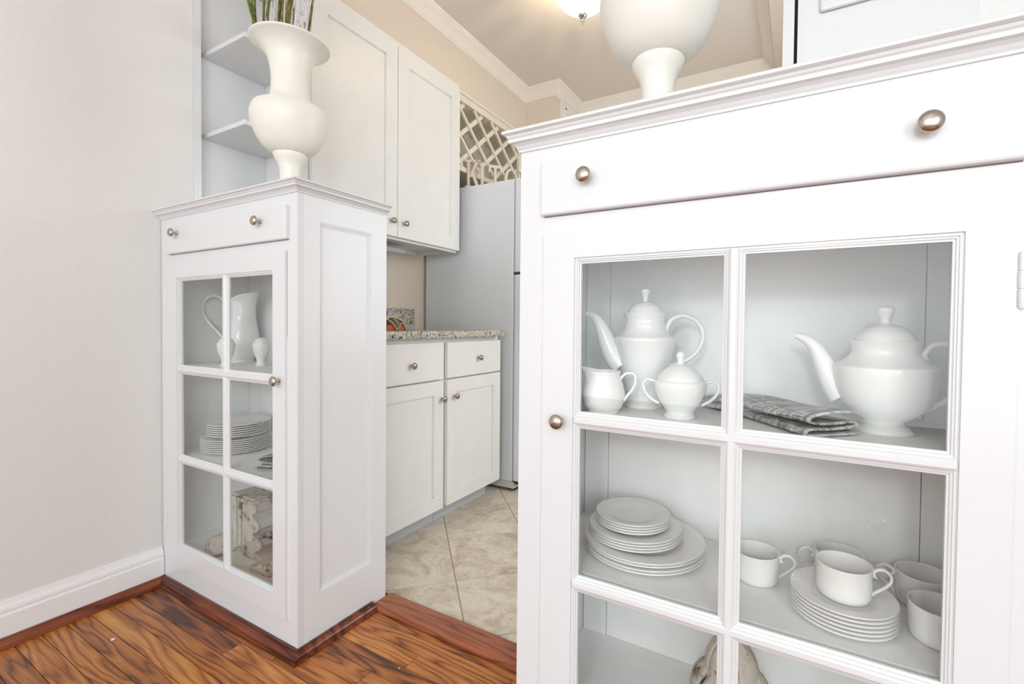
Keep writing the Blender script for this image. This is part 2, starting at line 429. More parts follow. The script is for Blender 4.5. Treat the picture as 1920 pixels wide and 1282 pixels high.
KNOB = [(0, 0), (0.0065, 0), (0.0062, 0.003), (0.0046, 0.006), (0.0043, 0.011), (0.0060, 0.0145), (0.0120, 0.0165), (0.0152, 0.0195), (0.0158, 0.0225), (0.0148, 0.0255), (0.0110, 0.0285), (0.0060, 0.0303), (0, 0.031)]
def knob(parent, p, direction, mat=NICKEL, s=1.0):
    if direction == '-y': rot = Matrix.Rotation(PI / 2, 4, 'X')
    else: rot = Matrix.Rotation(PI / 2, 4, 'Y')
    T = Matrix.Translation(p) @ rot @ Matrix.Scale(s, 4)
    return obj('knob', lathe(spline(KNOB, 3), 28, T), mat, parent, smooth=True, label='round brushed nickel knob')

# ------------------------------------------------------------------ room shell
XW, XK = -2.060, -2.125          # living room / kitchen side wall faces
CH = 2.70
struct('wall_left', boxes((XW - 0.12, XW, -3.4, 0.107, 0, CH)), WALLP)
struct('wall_kitchen_left', boxes((XK - 0.12, XK, 0.107, 2.67, 0, CH)), WALLK)
struct('wall_kitchen_far', boxes((XK, 1.2, 2.57, 2.69, 0, CH)), WALLK)
struct('wall_kitchen_return', boxes((XK, -1.55, 2.175, 2.57, 0, CH)), WALLK)
struct('wall_kitchen_right', boxes((0.80, 0.90, 0.48, 2.57, 0, CH)), WALLK)
struct('wall_right', boxes((0.2935, 1.95, 0.3645, 0.48, 0, CH)), WALLR)
struct('wall_side', boxes((1.95, 2.07, -3.4, 0.48, 0, CH)), WALLR)
struct('wall_back', boxes((XW, 1.95, -3.52, -3.4, 0, CH)), WALLR)
struct('ceiling', boxes((XK - 0.12, 2.07, -3.52, 2.69, CH, CH + 0.1)), CEIL)

def soffit_path(): return
struct('trim_1', boxes((XK, -1.80, 0.16, 2.175, 2.395, CH)), WALLK)          # soffit above the wall cabinets
struct('trim_2', boxes((-0.15, 0.80, 0.95, 2.57, 2.60, CH)), WALLK)          # soffit on the right
# crown moulding
zc = CH
CROWN = [(0, zc - 0.075), (0.006, zc - 0.075), (0.008, zc - 0.066), (0.014, zc - 0.062), (0.018, zc - 0.056), (0.024, zc - 0.048), (0.036, zc - 0.034), (0.050, zc - 0.022), (0.056, zc - 0.018), (0.058, zc - 0.012), (0.066, zc - 0.008), (0.070, zc), (0, zc)]
struct('trim_3', moulding([(-1.80, 0.16), (-1.80, 2.175), (-1.55, 2.175), (-1.55, 2.57), (-0.15, 2.57), (-0.15, 0.96)], CROWN), CROWNP)

# left baseboard and quarter round
BB = [(0, 0), (0.016, 0), (0.016, 0.088), (0.0145, 0.092), (0.0125, 0.094), (0.0125, 0.098), (0.0135, 0.101), (0.012, 0.110), (0.008, 0.118), (0.006, 0.124), (0.005, 0.130), (0, 0.131)]
struct('baseboard_left', moulding([(XW, -3.39), (XW, -0.002)], BB), TRIM)
QR = [(0, 0), (0.029, 0), (0.030, 0.0035), (0.029, 0.0065), (0.0245, 0.0075), (0.0240, 0.012), (0.0205, 0.0175), (0.0145, 0.0215), (0.0085, 0.0235), (0.008, 0.027), (0, 0.027)]
struct('trim_4', moulding([(XW + 0.016, -3.38), (XW + 0.016, -0.003)], QR), REDOAK_Y, smooth=True, angle=35)
XLi, XRi = -1.2465, -0.5025
struct('trim_5', moulding([(XW + 0.016, -0.001), (XLi + 0.001, -0.001), (XLi + 0.001, 0.268)], QR), REDOAK_X, smooth=True, angle=35)

# ------------------------------------------------------------------ floor boards
floor_boards = obj('floor', boxes((XK - 0.12, 2.07, -3.52, 0.36, -0.06, -0.0125)), DARK, kind='structure')
def board(x0, x1, y0, y1):
    g = 0.0009
    bm = box(x0 + g, x1 - g, y0 + g, y1 - g, -0.012, 0.0)
    # slightly eased top edges
    return obj('plank', bm, OAK, floor_boards)
k0 = 0.0115; pw = 0.0570
rng = random.Random(5)
joint = {0: [-1.02], 1: [-1.55, -0.62], 2: [-0.95], -1: [-1.30], -2: [-1.45], -3: [-0.8], 3: [-0.66], 4: []}
for k in range(-17, 5):
    y0 = k0 + k * pw; y1 = y0 + pw
    if y1 > 0.26: y1 = 0.266
    xs = [XW]
    if k in joint: xs += joint[k]
    else:
        x = XW + rng.uniform(0.35, 1.3)
        while x < 0.2:
            xs.append(x); x += rng.uniform(0.7, 1.5)
    xs = sorted(xs) + [0.7]
    for a, b in zip(xs[:-1], xs[1:]): board(a, b, y0, y1)
obj('subfloor_boards', boxes((XW, 1.95, -3.4, k0 - 17 * pw, -0.012, 0), (0.7, 1.95, k0 - 17 * pw, 0.36, -0.012, 0)), OAK, floor_boards, kind='stuff')
th = prism([(0.2665, 0.0), (0.2665, 0.008), (0.272, 0.013), (0.283, 0.015), (0.345, 0.015), (0.354, 0.012), (0.3595, 0.004), (0.3595, 0.0)], 0, XLi + 0.002, XRi - 0.002)
t = obj('threshold', th, REDOAK); tag(t, 'reddish oak threshold board between floorboards and kitchen tiles', 'threshold')

# ------------------------------------------------------------------ kitchen tiles (45 degree grid)
tiles = obj('floor', boxes((XK - 0.12, 2.07, 0.36, 2.69, -0.06, -0.0025)), GROUT, kind='structure')
def clip(poly, x0, x1, y0, y1):
    for ax, lim, sg in ((0, x0, 1), (0, x1, -1), (1, y0, 1), (1, y1, -1)):
        out = []
        for i in range(len(poly)):
            a, b = poly[i], poly[(i + 1) % len(poly)]
            ia, ib = (a[ax] - lim) * sg >= 0, (b[ax] - lim) * sg >= 0
            if ia: out.append(a)
            if ia != ib:
                t = (lim - a[ax]) / (b[ax] - a[ax]); out.append((a[0] + (b[0] - a[0]) * t, a[1] + (b[1] - a[1]) * t))
        poly = out
        if len(poly) < 3: return None
    return poly
TS, g = 0.347, 0.0022
u0, v0 = -0.398, 1.172
for i in range(-12, 14):
    for j in range(-12, 12):
        ua, ub = u0 + i * TS + g, u0 + (i + 1) * TS - g; va, vb = v0 + j * TS + g, v0 + (j + 1) * TS - g
        c = [(ua, va), (ub, va), (ub, vb), (ua, vb)]
        poly = [((u - v) / math.sqrt(2), (u + v) / math.sqrt(2)) for u, v in c]
        poly = clip(poly, XK + 0.002, 0.798, 0.3605, 2.568)
        if not poly: continue
        A = abs(sum(poly[q][0] * poly[(q + 1) % len(poly)][1] - poly[(q + 1) % len(poly)][0] * poly[q][1] for q in range(len(poly)))) / 2
        if A < 0.0008: continue
        if (u0 + (i + .5) * TS + v0 + (j + .5) * TS) / 1.414 > 9: continue
        obj('tile', prism(poly, 2, -0.0026, -0.0005), TILE, tiles)

# ------------------------------------------------------------------ the two china cabinets
def china_cabinet(side, label):
    """side -1: left cabinet against the wall, +1: right cabinet. u runs outward from the opening edge"""
    if side < 0: X = lambda u: XLi - u; ztop, zc0 = 1.377, 1.344; dtop, ftop, m1, m2, fb, db = 1.180, 1.126, 0.800, 0.478, 0.161, 0.097; dz = (1.212, 1.311)
    else: X = lambda u: XRi + u; ztop, zc0 = 1.365, 1.3255; dtop, ftop, m1, m2, fb, db = 1.155, 1.102, 0.788, 0.4665, 0.152, 0.092; dz = (1.1885, 1.2925)
    s1, s2, s0 = (0.812, 0.487, 0.135) if side < 0 else (0.795, 0.480, 0.170)
    Wd = 0.809; D = 0.328
    if side < 0: di, fi, fo, do, mv = 0.0475, 0.1075, 0.6825, 0.7565, 0.3785
    else: di, fi, fo, do, mv = 0.0593, 0.1265, 0.6967, 0.7500, 0.4118
    T = thing('china_cabinet', label, 'cabinet', (X(Wd / 2), D / 2, 0))
    def B(u0, u1, y0, y1, z0, z1): return (X(u0), X(u1), y0, y1, z0, z1)
    # face frame around the drawer and the door openings
    ft = 0.020
    obj('face_frame', boxes(B(0, di + 0.004, 0, ft, 0, zc0 + 0.02), B(do - 0.004, Wd, 0, ft, 0, zc0 + 0.02),
        B(di + 0.004, do - 0.004, 0, ft, dz[1] - 0.006, zc0 + 0.02), B(di + 0.004, do - 0.004, 0, ft, dtop - 0.004, dz[0] + 0.004),
        B(di + 0.004, do - 0.004, 0, ft, 0, db + 0.006)), WHITE, T)
    # inner side panel (towards the doorway): frame with a recessed panel
    p0, p1, q0, q1 = 0.071, 0.263, 0.158, 1.271
    obj('side_frame', boxes(B(0, 0.020, ft, p0, 0, zc0 + .02), B(0, 0.020, p1, D, 0, zc0 + .02), B(0, 0.020, p0, p1, 0, q0), B(0, 0.020, p0, p1, q1, zc0 + .02)), WHITE_V, T)
    obj('side_panel', box(*B(0.009, 0.0195, p0 - 0.002, p1 + 0.002, q0 - 0.002, q1 + 0.002)), WHITE_V, T)
    bd = bmesh.new()
    for wd_, dep in ((0.0035, 0.0020), (0.0070, 0.0045), (0.0105, 0.0070)):     # stepped ogee round the recessed panel
        for a, b_, c, d in ((p0, p0 + wd_, q0, q1), (p1 - wd_, p1, q0, q1), (p0 + wd_, p1 - wd_, q0, q0 + wd_), (p0 + wd_, p1 - wd_, q1 - wd_, q1)):
            bx(bd, X(dep), X(0.0092), a, b_, c, d)
    obj('panel_bead', bd, WHITE_V, T)
    obj('outer_side', box(*B(Wd - 0.020, Wd, ft, D, 0, zc0 + .02)), INNER, T)
    # back: two stiles and a middle board with a seam between them
    obj('back_board', boxes(B(0.022, 0.085, 0.302, D, 0.1, zc0), B(Wd - 0.092, Wd - 0.022, 0.302, D, 0.1, zc0), B(0.0865, Wd - 0.0935, 0.3035, D, 0.1, zc0)), INNER, T)
    for z in (s1, s2, s0):
        obj('shelf', box(*B(0.0205, Wd - 0.0205, ft + 0.002, 0.302, z - 0.018, z)), INNER, T)
    obj('top_board', box(*B(0.0205, Wd - 0.0205, ft + 0.001, D, zc0 - 0.15, zc0 - 0.13)), INNER, T)
    # cornice
    h = ztop - zc0
    CP = [(-0.02, zc0), (0.0035, zc0), (0.004, zc0 + 0.10 * h), (0.0065, zc0 + 0.18 * h), (0.009, zc0 + 0.28 * h), (0.014, zc0 + 0.38 * h), (0.0195, zc0 + 0.43 * h), (0.0200, zc0 + 0.55 * h), (0.0185, zc0 + 0.60 * h), (0.0215, zc0 + 0.66 * h), (0.0235, zc0 + 0.76 * h), (0.0270, zc0 + 0.80 * h), (0.0300, zc0 + 0.84 * h), (0.0300, zc0 + 0.94 * h), (0.028, ztop), (-0.02, ztop)]
    if side < 0: path = [(XW + 0.001, 0), (XLi, 0), (XLi, D)]
    else: path = [(XRi, D), (XRi, 0), (X(Wd), 0), (X(Wd), D)]
    obj('cornice', moulding(path, CP), WHITE, T)
    obj('top', box(X(Wd - 0.001), X(-0.0) if side < 0 else X(0.0), 0.0, D, ztop - 0.015, ztop - 0.001), WHITE, T)
    # drawer
    dr = obj('drawer', box(*B(di - 0.012 if side < 0 else di - 0.006, do - 0.010 if side < 0 else do + 0.004, -0.014, ft + 0.02, dz[0], dz[1])), WHITE, T, bevel=0.004)
    kz = (1.2805, 1.2712) if side < 0 else (1.2504, 1.2458)
    kx = (-1.9076, -1.4045) if side < 0 else (-0.349, 0.1502)
    for x, z in zip(kx, kz): knob(dr, (x, -0.013, z), '-y', s=0.93)
    du0, du1 = (di - 0.012, do - 0.010) if side < 0 else (di - 0.006, do + 0.004)
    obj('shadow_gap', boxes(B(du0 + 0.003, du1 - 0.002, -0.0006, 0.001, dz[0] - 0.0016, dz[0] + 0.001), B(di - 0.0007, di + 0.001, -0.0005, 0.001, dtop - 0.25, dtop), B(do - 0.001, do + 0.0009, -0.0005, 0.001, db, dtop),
        B(di, do, -0.0005, 0.001, db - 0.0008, db + 0.001), B(di, do, -0.0005, 0.001, dtop - 0.001, dtop + 0.0007)), GAP_SHADE, T, label='dark strips painting the shade in the gaps round drawer and door')  # raised dark strips stand in for shade between drawer, door and frame
    # door: frame with moulded sticking, muntins and six panes
    fy = -0.008
    DF = [(di, fi - 0.0, db, dtop), (fo, do, db, dtop)]
    dm = boxes(B(di, fi, fy, ft - 0.004, db, dtop), B(fo, do, fy, ft - 0.004, db, dtop), B(fi, fo, fy, ft - 0.004, ftop, dtop), B(fi, fo, fy, ft - 0.004, db, fb))
    door = obj('door', dm, WHITE, T)
    # sticking (stepped) inside the frame
    st = bmesh.new()
    for wdt, yy in ((0.0045, fy + 0.004), (0.0075, fy + 0.0065), (0.0110, fy + 0.0095)):
        for a in (B(fi, fi + wdt, yy, 0.009, fb, ftop), B(fo - wdt, fo, yy, 0.009, fb, ftop), B(fi + wdt, fo - wdt, yy, 0.009, ftop - wdt, ftop), B(fi + wdt, fo - wdt, yy, 0.009, fb, fb + wdt)): bx(st, *a)
    obj('sticking', st, WHITE, door)
    # muntins: moulded bars
    hw = 0.0165
    def bar_prof(c): return [(c - hw, 0.008), (c - hw, 0.0025), (c - hw + 0.004, 0.0005), (c - hw + 0.0045, -0.0012), (c - hw + 0.008, -0.0030), (c - hw + 0.0095, -0.0052), (c - 0.004, -0.0072), (c + 0.004, -0.0072), (c + hw - 0.0095, -0.0052), (c + hw - 0.008, -0.0030), (c + hw - 0.0045, -0.0012), (c + hw - 0.004, 0.0005), (c + hw, 0.0025), (c + hw, 0.008)]
    obj('muntin', prism([(a, b + 0.0004) for a, b in bar_prof(X(mv))], 2, fb + 0.002, ftop - 0.002), WHITE, door)
    for z in (m1, m2):
        obj('muntin', prism([(b, a) for a, b in bar_prof(z)], 0, X(fi + 0.002), X(fo - 0.002)), WHITE, door)
    cols = ((fi, mv), (mv, fo)); rows = ((m1, ftop), (m2, m1), (fb, m2))
    for z0, z1 in rows:
        for a, b in cols: obj('glass_pane', box(*B(a + 0.003, b - 0.003, 0.0045, 0.0070, z0 + 0.004, z1 - 0.004)), GLASS, door)
    if side < 0: knob(door, (-1.3206, fy + 0.001, 0.8008), '-y', s=0.93)
    else: knob(door, (-0.4021, fy + 0.001, 0.7852), '-y', s=0.93)
    for z in ((1.054, 0.255) if side < 0 else (1.035, 0.25)):
        hm = lathe([(0, -0.036), (0.0032, -0.036), (0.0042, -0.033), (0.0042, -0.013), (0.0034, -0.012), (0.0034, -0.011), (0.0044, -0.010), (0.0044, 0.010), (0.0034, 0.011), (0.0034, 0.012), (0.0042, 0.013), (0.0042, 0.033), (0.0032, 0.036), (0, 0.037)], 14, Matrix.Translation((X(do + 0.002), fy - 0.001, z)))
        bx(hm, X(do - 0.001), X(do + 0.009), -0.002, 0.0, z - 0.036, z + 0.036)
        obj('hinge', hm, WHITE, door, smooth=True, angle=30, label='paint-covered hinge')
    return T
china_cabinet(-1, 'white china cabinet against the left wall with panelled side and six-pane door')
china_cabinet(1, 'large white china cabinet in the right foreground with six-pane glass door')

# ------------------------------------------------------------------ pantry behind the right cabinet
P = thing('tall_cupboard', 'tall white painted cupboard with raised door panel behind the right cabinet', 'cabinet', (0.13, 0.6, 0))
obj('carcass', boxes((-0.036, 0.294, 0.388, 0.90, 0, CH)), WHITE, P)
obj('stile', box(-0.0386, -0.0165, 0.360, 0.388, 0, CH), WHITE, P)
obj('gap_liner', box(-0.0165, -0.0100, 0.384, 0.390, 0, CH), DARK, P)
dr = obj('door', boxes((-0.0098, 0.294, 0.364, 0.386, 0.02, CH)), WHITE, P)
obj('door_bead', boxes((-0.0098, -0.004, 0.358, 0.364, 0.02, CH), (-0.004, 0.002, 0.361, 0.364, 0.02, CH)), WHITE, dr)
rp = boxes((0.0316, 0.27, 0.352, 0.364, 1.653, 2.45)); obj('raised_panel', rp, WHITE, dr, bevel=0.006)

# ------------------------------------------------------------------ kitchen base cabinets
def shaker(parent, name, axisx, y0, y1, z0, z1, st=0.06, th=0.02, mat=SATIN):
    """door facing +x whose front is at axisx"""
    f = axisx; bk = axisx - th
    bm = boxes((bk, f, y0, y0 + st, z0, z1), (bk, f, y1 - st, y1, z0, z1), (bk, f, y0 + st, y1 - st, z0, z0 + st), (bk, f, y0 + st, y1 - st, z1 - st, z1))
    d = obj(name, bm, mat, parent)
    obj('door_panel', box(bk, f - 0.009, y0 + st, y1 - st, z0 + st, z1 - st), mat, d)
    bd = bmesh.new(); w_ = 0.004
    for a in ((y0 + st, y0 + st + w_, z0 + st, z1 - st), (y1 - st - w_, y1 - st, z0 + st, z1 - st), (y0 + st, y1 - st, z0 + st, z0 + st + w_), (y0 + st, y1 - st, z1 - st - w_, z1 - st)):
        bx(bd, f - 0.009, f - 0.005, *a)
    obj('door_bead', bd, mat, d)
    return d
FX = -1.47
ends = [(0.44, 0.907), (0.907, 1.377)]
labs = ['white kitchen base cabinet beside the doorway, nearer of the two with drawer over door', 'white kitchen base cabinet next to the refrigerator with drawer over door']
kn = [((0.676, 0.7865), (0.876, 0.6142)), ((1.166, 0.796), (0.9706, 0.6172))]
for i, (a, b) in enumerate(ends):
    T = thing('base_cabinet', labs[i], 'cabinet', (-1.8, (a + b) / 2, 0), 'white kitchen base cabinets')
    obj('carcass', boxes((XK + 0.002, FX - 0.022, a + 0.001, b - 0.001, 0.095, 0.905)), SATIN, T)
    obj('toe_kick', box(XK + 0.01, -1.548, a + 0.001, b - 0.001 - (0.03 if i else 0), 0, 0.095), GREYP, T)
    da, db_ = (a + 0.005, b - 0.016) if i == 0 else (b - 0.458, b - 0.002)
    dr = obj('drawer', box(FX - 0.02, FX, da, db_, 0.709, 0.884), SATIN, T, bevel=0.0015)
    knob(dr, (FX - 0.001, kn[i][0][0], kn[i][0][1]), '+x', BRONZE, 0.95)
    d = shaker(T, 'door', FX, da, db_, 0.088, 0.702, 0.066)
    knob(d, (FX - 0.001, kn[i][1][0], kn[i][1][1]), '+x', BRONZE, 0.95)
T = thing('countertop', 'speckled granite worktop with rounded front edge on the base cabinets', 'worktop', (-1.8, 0.9, 0.905))
cp = [(XK + 0.001, 0.9052), (-1.443, 0.9052), (-1.438, 0.908), (-1.436, 0.914), (-1.436, 0.930), (-1.438, 0.936), (-1.443, 0.939), (XK + 0.001, 0.939)]
obj('slab', prism([(x, z) for x, z in cp], 1, 0.425, 1.3585), GRANITE, T)
obj('backsplash', box(XK + 0.001, XK + 0.021, 0.425, 1.352, 0.9392, 1.064), GRANITE, T)

# open book standing face down on the counter
BS = 0.085
Bk = thing('open_book', 'old open book standing tent-like on the granite worktop, orange inside', 'book', (-1.72, 0.82, 0.939))
def leaf(y0, z0, y1, z1, y2, z2, x0, x1, th, mat, name, par):
    pts = spline([(y0 - BS, z0), (y1 - BS, z1), (y2 - BS, z2)], 6)
    top = [(y, z + th) for y, z in pts]
    poly = pts + top[::-1]
    return obj(name, prism(poly, 0, x0, x1), mat, par)
bx0, bx1 = -1.83, -1.66
leaf(0.745, 0.9395, 0.775, 0.972, 0.800, 0.992, bx0, bx1, 0.0035, PAPER, 'page_block', Bk)
leaf(0.800, 0.992, 0.835, 0.972, 0.862, 0.9395, bx0, bx1, 0.004, PAPER, 'page_block', Bk)
leaf(0.868, 0.9395, 0.874, 0.968, 0.842, 0.998, bx0, bx1, 0.003, PAPER, 'page_block', Bk)
leaf(0.868, 0.9395, 0.900, 0.974, 0.925, 0.9395, bx0, bx1, 0.0025, PAPER, 'page_block', Bk)
leaf(0.800, 0.996, 0.835, 1.001, 0.862, 0.997, bx0, bx1, 0.004, PAPER, 'spine', Bk)
leaf(0.862, 0.997, 0.905, 0.978, 0.930, 0.9395, bx0, bx1, 0.003, PAPER, 'cover', Bk)
obj('inner_page', boxes((bx0, bx1 - 0.012, 0.81 - BS, 0.858 - BS, 0.9396, 0.964), (bx0, bx1 - 0.012, 0.872 - BS, 0.918 - BS, 0.9396, 0.960)), REDP, Bk)
obj('cover_edge', boxes((bx0, bx1 + 0.002, 0.74 - BS, 0.866 - BS, 0.9391, 0.9412), (bx0, bx1 + 0.002, 0.870 - BS, 0.932 - BS, 0.9391, 0.9408)), GREENP, Bk)

# ------------------------------------------------------------------ wall cabinets
UX = -1.78
T = thing('wall_cabinet', 'white two-door wall cabinet hanging above the granite worktop', 'cabinet', (-1.95, 0.9, 1.40))
obj('carcass', boxes((XK + 0.002, UX - 0.022, 0.413, 1.384, 1.425, 2.394)), SATIN, T)
obj('bottom_rim', boxes((XK + 0.002, UX - 0.024, 1.366, 1.384, 1.400, 1.425), (XK + 0.002, XK + 0.02, 0.413, 1.366, 1.400, 1.425), (UX - 0.044, UX - 0.024, 0.413, 1.366, 1.400, 1.425), (XK + 0.02, UX - 0.044, 0.413, 0.43, 1.400, 1.425)), SATIN, T)
d = shaker(T, 'door', UX, 0.417, 0.890, 1.412, 2.37, 0.075)
knob(d, (UX - 0.001, 0.852, 1.486), '+x', BRONZE, 0.95)
d = shaker(T, 'door', UX, 0.894, 1.384, 1.412, 2.37, 0.075)
knob(d, (UX - 0.001, 0.938, 1.486), '+x', BRONZE, 0.95)
obj('top_rail', boxes((UX - 0.022, UX - 0.006, 0.413, 1.384, 2.372, 2.394)), SATIN, T)
L = obj('light_strip', boxes((-2.08, -1.99, 0.45, 1.15, 1.378, 1.3995)), PLASTIC); tag(L, 'slim white light fixture under the wall cabinet', 'light fixture')
L.location.z += 0.0
T = thing('open_end_shelf', 'white open shelf unit with two shelves at the end of the wall cabinets', 'shelf', (-2.0, 0.26, 1.40))
obj('back_panel', box(XK + 0.001, XK + 0.022, 0.133, 0.412, 1.30, 2.394), WHITE, T)
obj('stile', box(XK + 0.001, XW + 0.004, 0.1075, 0.133, 1.20, CH - 0.001), WHITE, T)
for z in (1.724, 2.046): obj('shelf', box(XK + 0.022, -1.80, 0.158, 0.412, z - 0.018, z), WHITE, T, bevel=0.002)

# wine lattice above the refrigerator
T = thing('wine_rack', 'cream crossed lattice wine rack between wall cabinet and kitchen corner above the refrigerator', 'rack', (-1.95, 1.75, 1.90))
LX = -1.80; ly0, ly1, lz0, lz1 = 1.386, 2.172, 1.935, 2.325
obj('frame', boxes((LX - 0.3, LX, ly0, ly1, lz1, 2.394), (LX - 0.3, LX + 0.002, ly0, ly1, 1.905, lz0), (LX - 0.02, LX, 2.09, ly1, lz0, lz1)), LATT, T)
obj('top_bead', boxes((LX, LX + 0.010, ly0, ly1, 2.365, 2.380)), LATT, T)
obj('rack_sides', boxes((XK + 0.001, LX - 0.3, ly0, ly1, 1.905, 2.394), (LX - 0.3, LX - 0.02, ly1 - 0.01, ly1, lz0, lz1)), LATT, T)
pit = 0.187; sl = 0.163 / 0.187
def slat(y0, z0, sgn, x, wd, th):
    # line z = z0 + sgn*sl*(y - y0), clipped to the frame
    L_ = []
    ya = max(ly0, y0 - 3); yb = min(2.09, y0 + 3)
    def zz(y): return z0 + sgn * sl * (y - y0)
    for zl in (lz0, lz1):
        yl = y0 + (zl - z0) / (sgn * sl)
        if sgn * 1 > 0:
            if zl == lz0: ya = max(ya, yl)
            else: yb = min(yb, yl)
        else:
            if zl == lz1: ya = max(ya, yl)
            else: yb = min(yb, yl)
    if yb - ya < 0.03: return
    n_ = Vector((0, -sgn * sl, 1)).normalized() * wd / 2
    a = Vector((x, ya, zz(ya))); b = Vector((x, yb, zz(yb)))
    bm = bmesh.new(); vs = []
    for dx in (0, -th):
        vs.append([bm.verts.new(p + Vector((dx, 0, 0))) for p in (a - n_, b - n_, b + n_, a + n_)])
    bm.faces.new(vs[0]); bm.faces.new(vs[1][::-1])
    for i in range(4): bm.faces.new((vs[0][i], vs[0][(i + 1) % 4], vs[1][(i + 1) % 4], vs[1][i]))
    obj('slat', bm, LATT, T)
for x_, in ((LX - 0.004,), (LX - 0.26,)):
    for k in range(-3, 6):
        slat(1.514 + k * pit, 2.2005, -1, x_, 0.017, 0.012)
        slat(1.514 + k * pit, 2.2005, 1, x_ - 0.013, 0.027, 0.012)

# ------------------------------------------------------------------ refrigerator
T = thing('refrigerator', 'tall white top-freezer refrigerator beside the base cabinets', 'refrigerator', (-1.75, 1.8, 0))
fr0 = XK + 0.02
obj('body', boxes((fr0, -1.436, 1.450, 2.165, 0.055, 1.812)), FRIDGE, T, bevel=0.004)
obj('base_strip', boxes((fr0, -1.420, 1.447, 2.16, 0.018, 0.055)), GRILLE, T)
obj('foot', boxes((-1.47, -1.425, 1.47, 1.51, 0.0, 0.018), (fr0 + 0.02, fr0 + 0.07, 1.47, 1.51, 0, 0.018), (-1.47, -1.425, 2.09, 2.13, 0.0, 0.018), (fr0 + 0.02, fr0 + 0.07, 2.09, 2.13, 0, 0.018)), DARK, T)
obj('door_seal', boxes((-1.436, -1.428, 1.462, 2.155, 0.06, 1.805)), GREYP, T)
for z0, z1, nm in ((0.06, 1.262, 'door'), (1.274, 1.815, 'freezer_door')):
    d = obj(nm, box(-1.428, -1.365, 1.450, 2.165, z0, z1), FRIDGE, T, bevel=0.008)
    obj('handle', boxes((-1.365, -1.335, 2.09, 2.12, z0 + (0.75 if nm == 'door' else 0.05), z0 + (1.1 if nm == 'door' else 0.35))), FRIDGE, d, bevel=0.004)
obj('hinge', boxes((-1.44, -1.375, 1.453, 1.49, 1.262, 1.274), (-1.43, -1.385, 1.4535, 1.48, 0.045, 0.06)), DARK, T)

# letters K I T C H on top of the refrigerator
def serif(kind, h=0.172):
    """list of polygons in (u, z), u across"""
    q = []
    def r(a, b, c, d): q.append([(a, c), (b, c), (b, d), (a, d)])
    if kind == 'K':
        r(0.016, 0.036, 0, h); r(0.0, 0.052, 0, 0.014); r(0.0, 0.052, h - 0.014, h)
        q.append([(0.034, h * 0.42), (0.048, h * 0.36), (0.112, h), (0.090, h)])
        q.append([(0.046, h * 0.52), (0.062, h * 0.66), (0.116, 0.0), (0.090, 0.0)])
        r(0.074, 0.122, 0, 0.012); r(0.072, 0.120, h - 0.012, h)
    elif kind == 'I':
        r(0.018, 0.042, 0, h); r(0.0, 0.060, 0, 0.016); q.append([(0.0, h), (0.060, h), (0.054, h - 0.018), (0.042, h - 0.026), (0.018, h - 0.026), (0.006, h - 0.018)])
    elif kind == 'T':
        r(0.046, 0.068, 0, h); r(0.028, 0.086, 0, 0.014); r(0.0, 0.114, h - 0.018, h)
        q.append([(0.0, h - 0.018), (0.0, h - 0.05), (0.008, h - 0.05), (0.018, h - 0.018)])
        q.append([(0.114, h - 0.018), (0.114, h - 0.05), (0.106, h - 0.05), (0.096, h - 0.018)])
    elif kind == 'C':
        n = 18
        for i in range(n):
            a = math.radians(42 + i * (276 / n)); b = math.radians(42 + (i + 1) * (276 / n))
            ro = lambda t: (0.056 + 0.056 * math.cos(t), h / 2 + h / 2 * math.sin(t)); ri = lambda t: (0.060 + 0.036 * math.cos(t), h / 2 + (h / 2 - 0.014) * math.sin(t))
            q.append([ro(a), ro(b), ri(b), ri(a)])
        r(0.092, 0.104, h * 0.70, h * 0.99); r(0.092, 0.104, h * 0.02, h * 0.24)
    elif kind == 'H':
        r(0.014, 0.036, 0, h); r(0.080, 0.102, 0, h); r(0.036, 0.080, h * 0.47, h * 0.56)
        for a in (0.0, 0.066): r(a, a + 0.050, 0, 0.013); r(a, a + 0.050, h - 0.013, h)
    return q
def letter(kind, cx, cy, wd, ang, label):
    bm = bmesh.new(); th = 0.018
    for n_i, poly in enumerate(serif(kind)):
        e = 0.0004 * (n_i % 3)
        a = [bm.verts.new(((u - wd / 2) * 0.76, -th / 2 - e, z)) for u, z in poly]; b = [bm.verts.new(((u - wd / 2) * 0.76, th / 2 + e, z)) for u, z in poly]
        bm.faces.new(a); bm.faces.new(b[::-1]); n = len(poly)
        for i in range(n): bm.faces.new((a[i], b[i], b[(i + 1) % n], a[(i + 1) % n]))
    o = obj('letter', bm, LETTER, loc=(cx, cy, 1.8125)); o.rotation_euler = (0, 0, ang)
    tag(o, label, 'letter', 'wooden letters on the refrigerator')
letter('K', -1.765, 1.495, 0.122, math.radians(30), 'cream wooden letter K standing at the left end of the refrigerator top')
letter('I', -1.742, 1.560, 0.060, math.radians(40), 'cream wooden letter I on the refrigerator, right after the K')
letter('T', -1.700, 1.640, 0.114, math.radians(48), 'cream wooden letter T on the refrigerator between I and C')
letter('C', -1.645, 1.735, 0.112, math.radians(50), 'cream wooden letter C on the refrigerator after the T')
letter('H', -1.590, 1.830, 0.116, math.radians(52), 'cream wooden letter H at the right end, half hidden by the large cabinet')

# white cupboard high on the return wall
T = thing('high_cupboard', 'small white panelled cupboard door high in the far kitchen corner under the crown moulding', 'cabinet', (-1.55, 2.38, 1.9))
obj('frame', boxes((-1.5495, -1.538, 2.255, 2.275, 1.6, 2.622), (-1.5495, -1.538, 2.275, 2.56, 2.602, 2.622)), SATIN, T)
d = shaker(T, 'door', -1.530, 2.278, 2.55, 1.62, 2.600, 0.045, 0.018)
knob(d, (-1.531, 2.30, 2.575), '+x', BRONZE, 0.5)

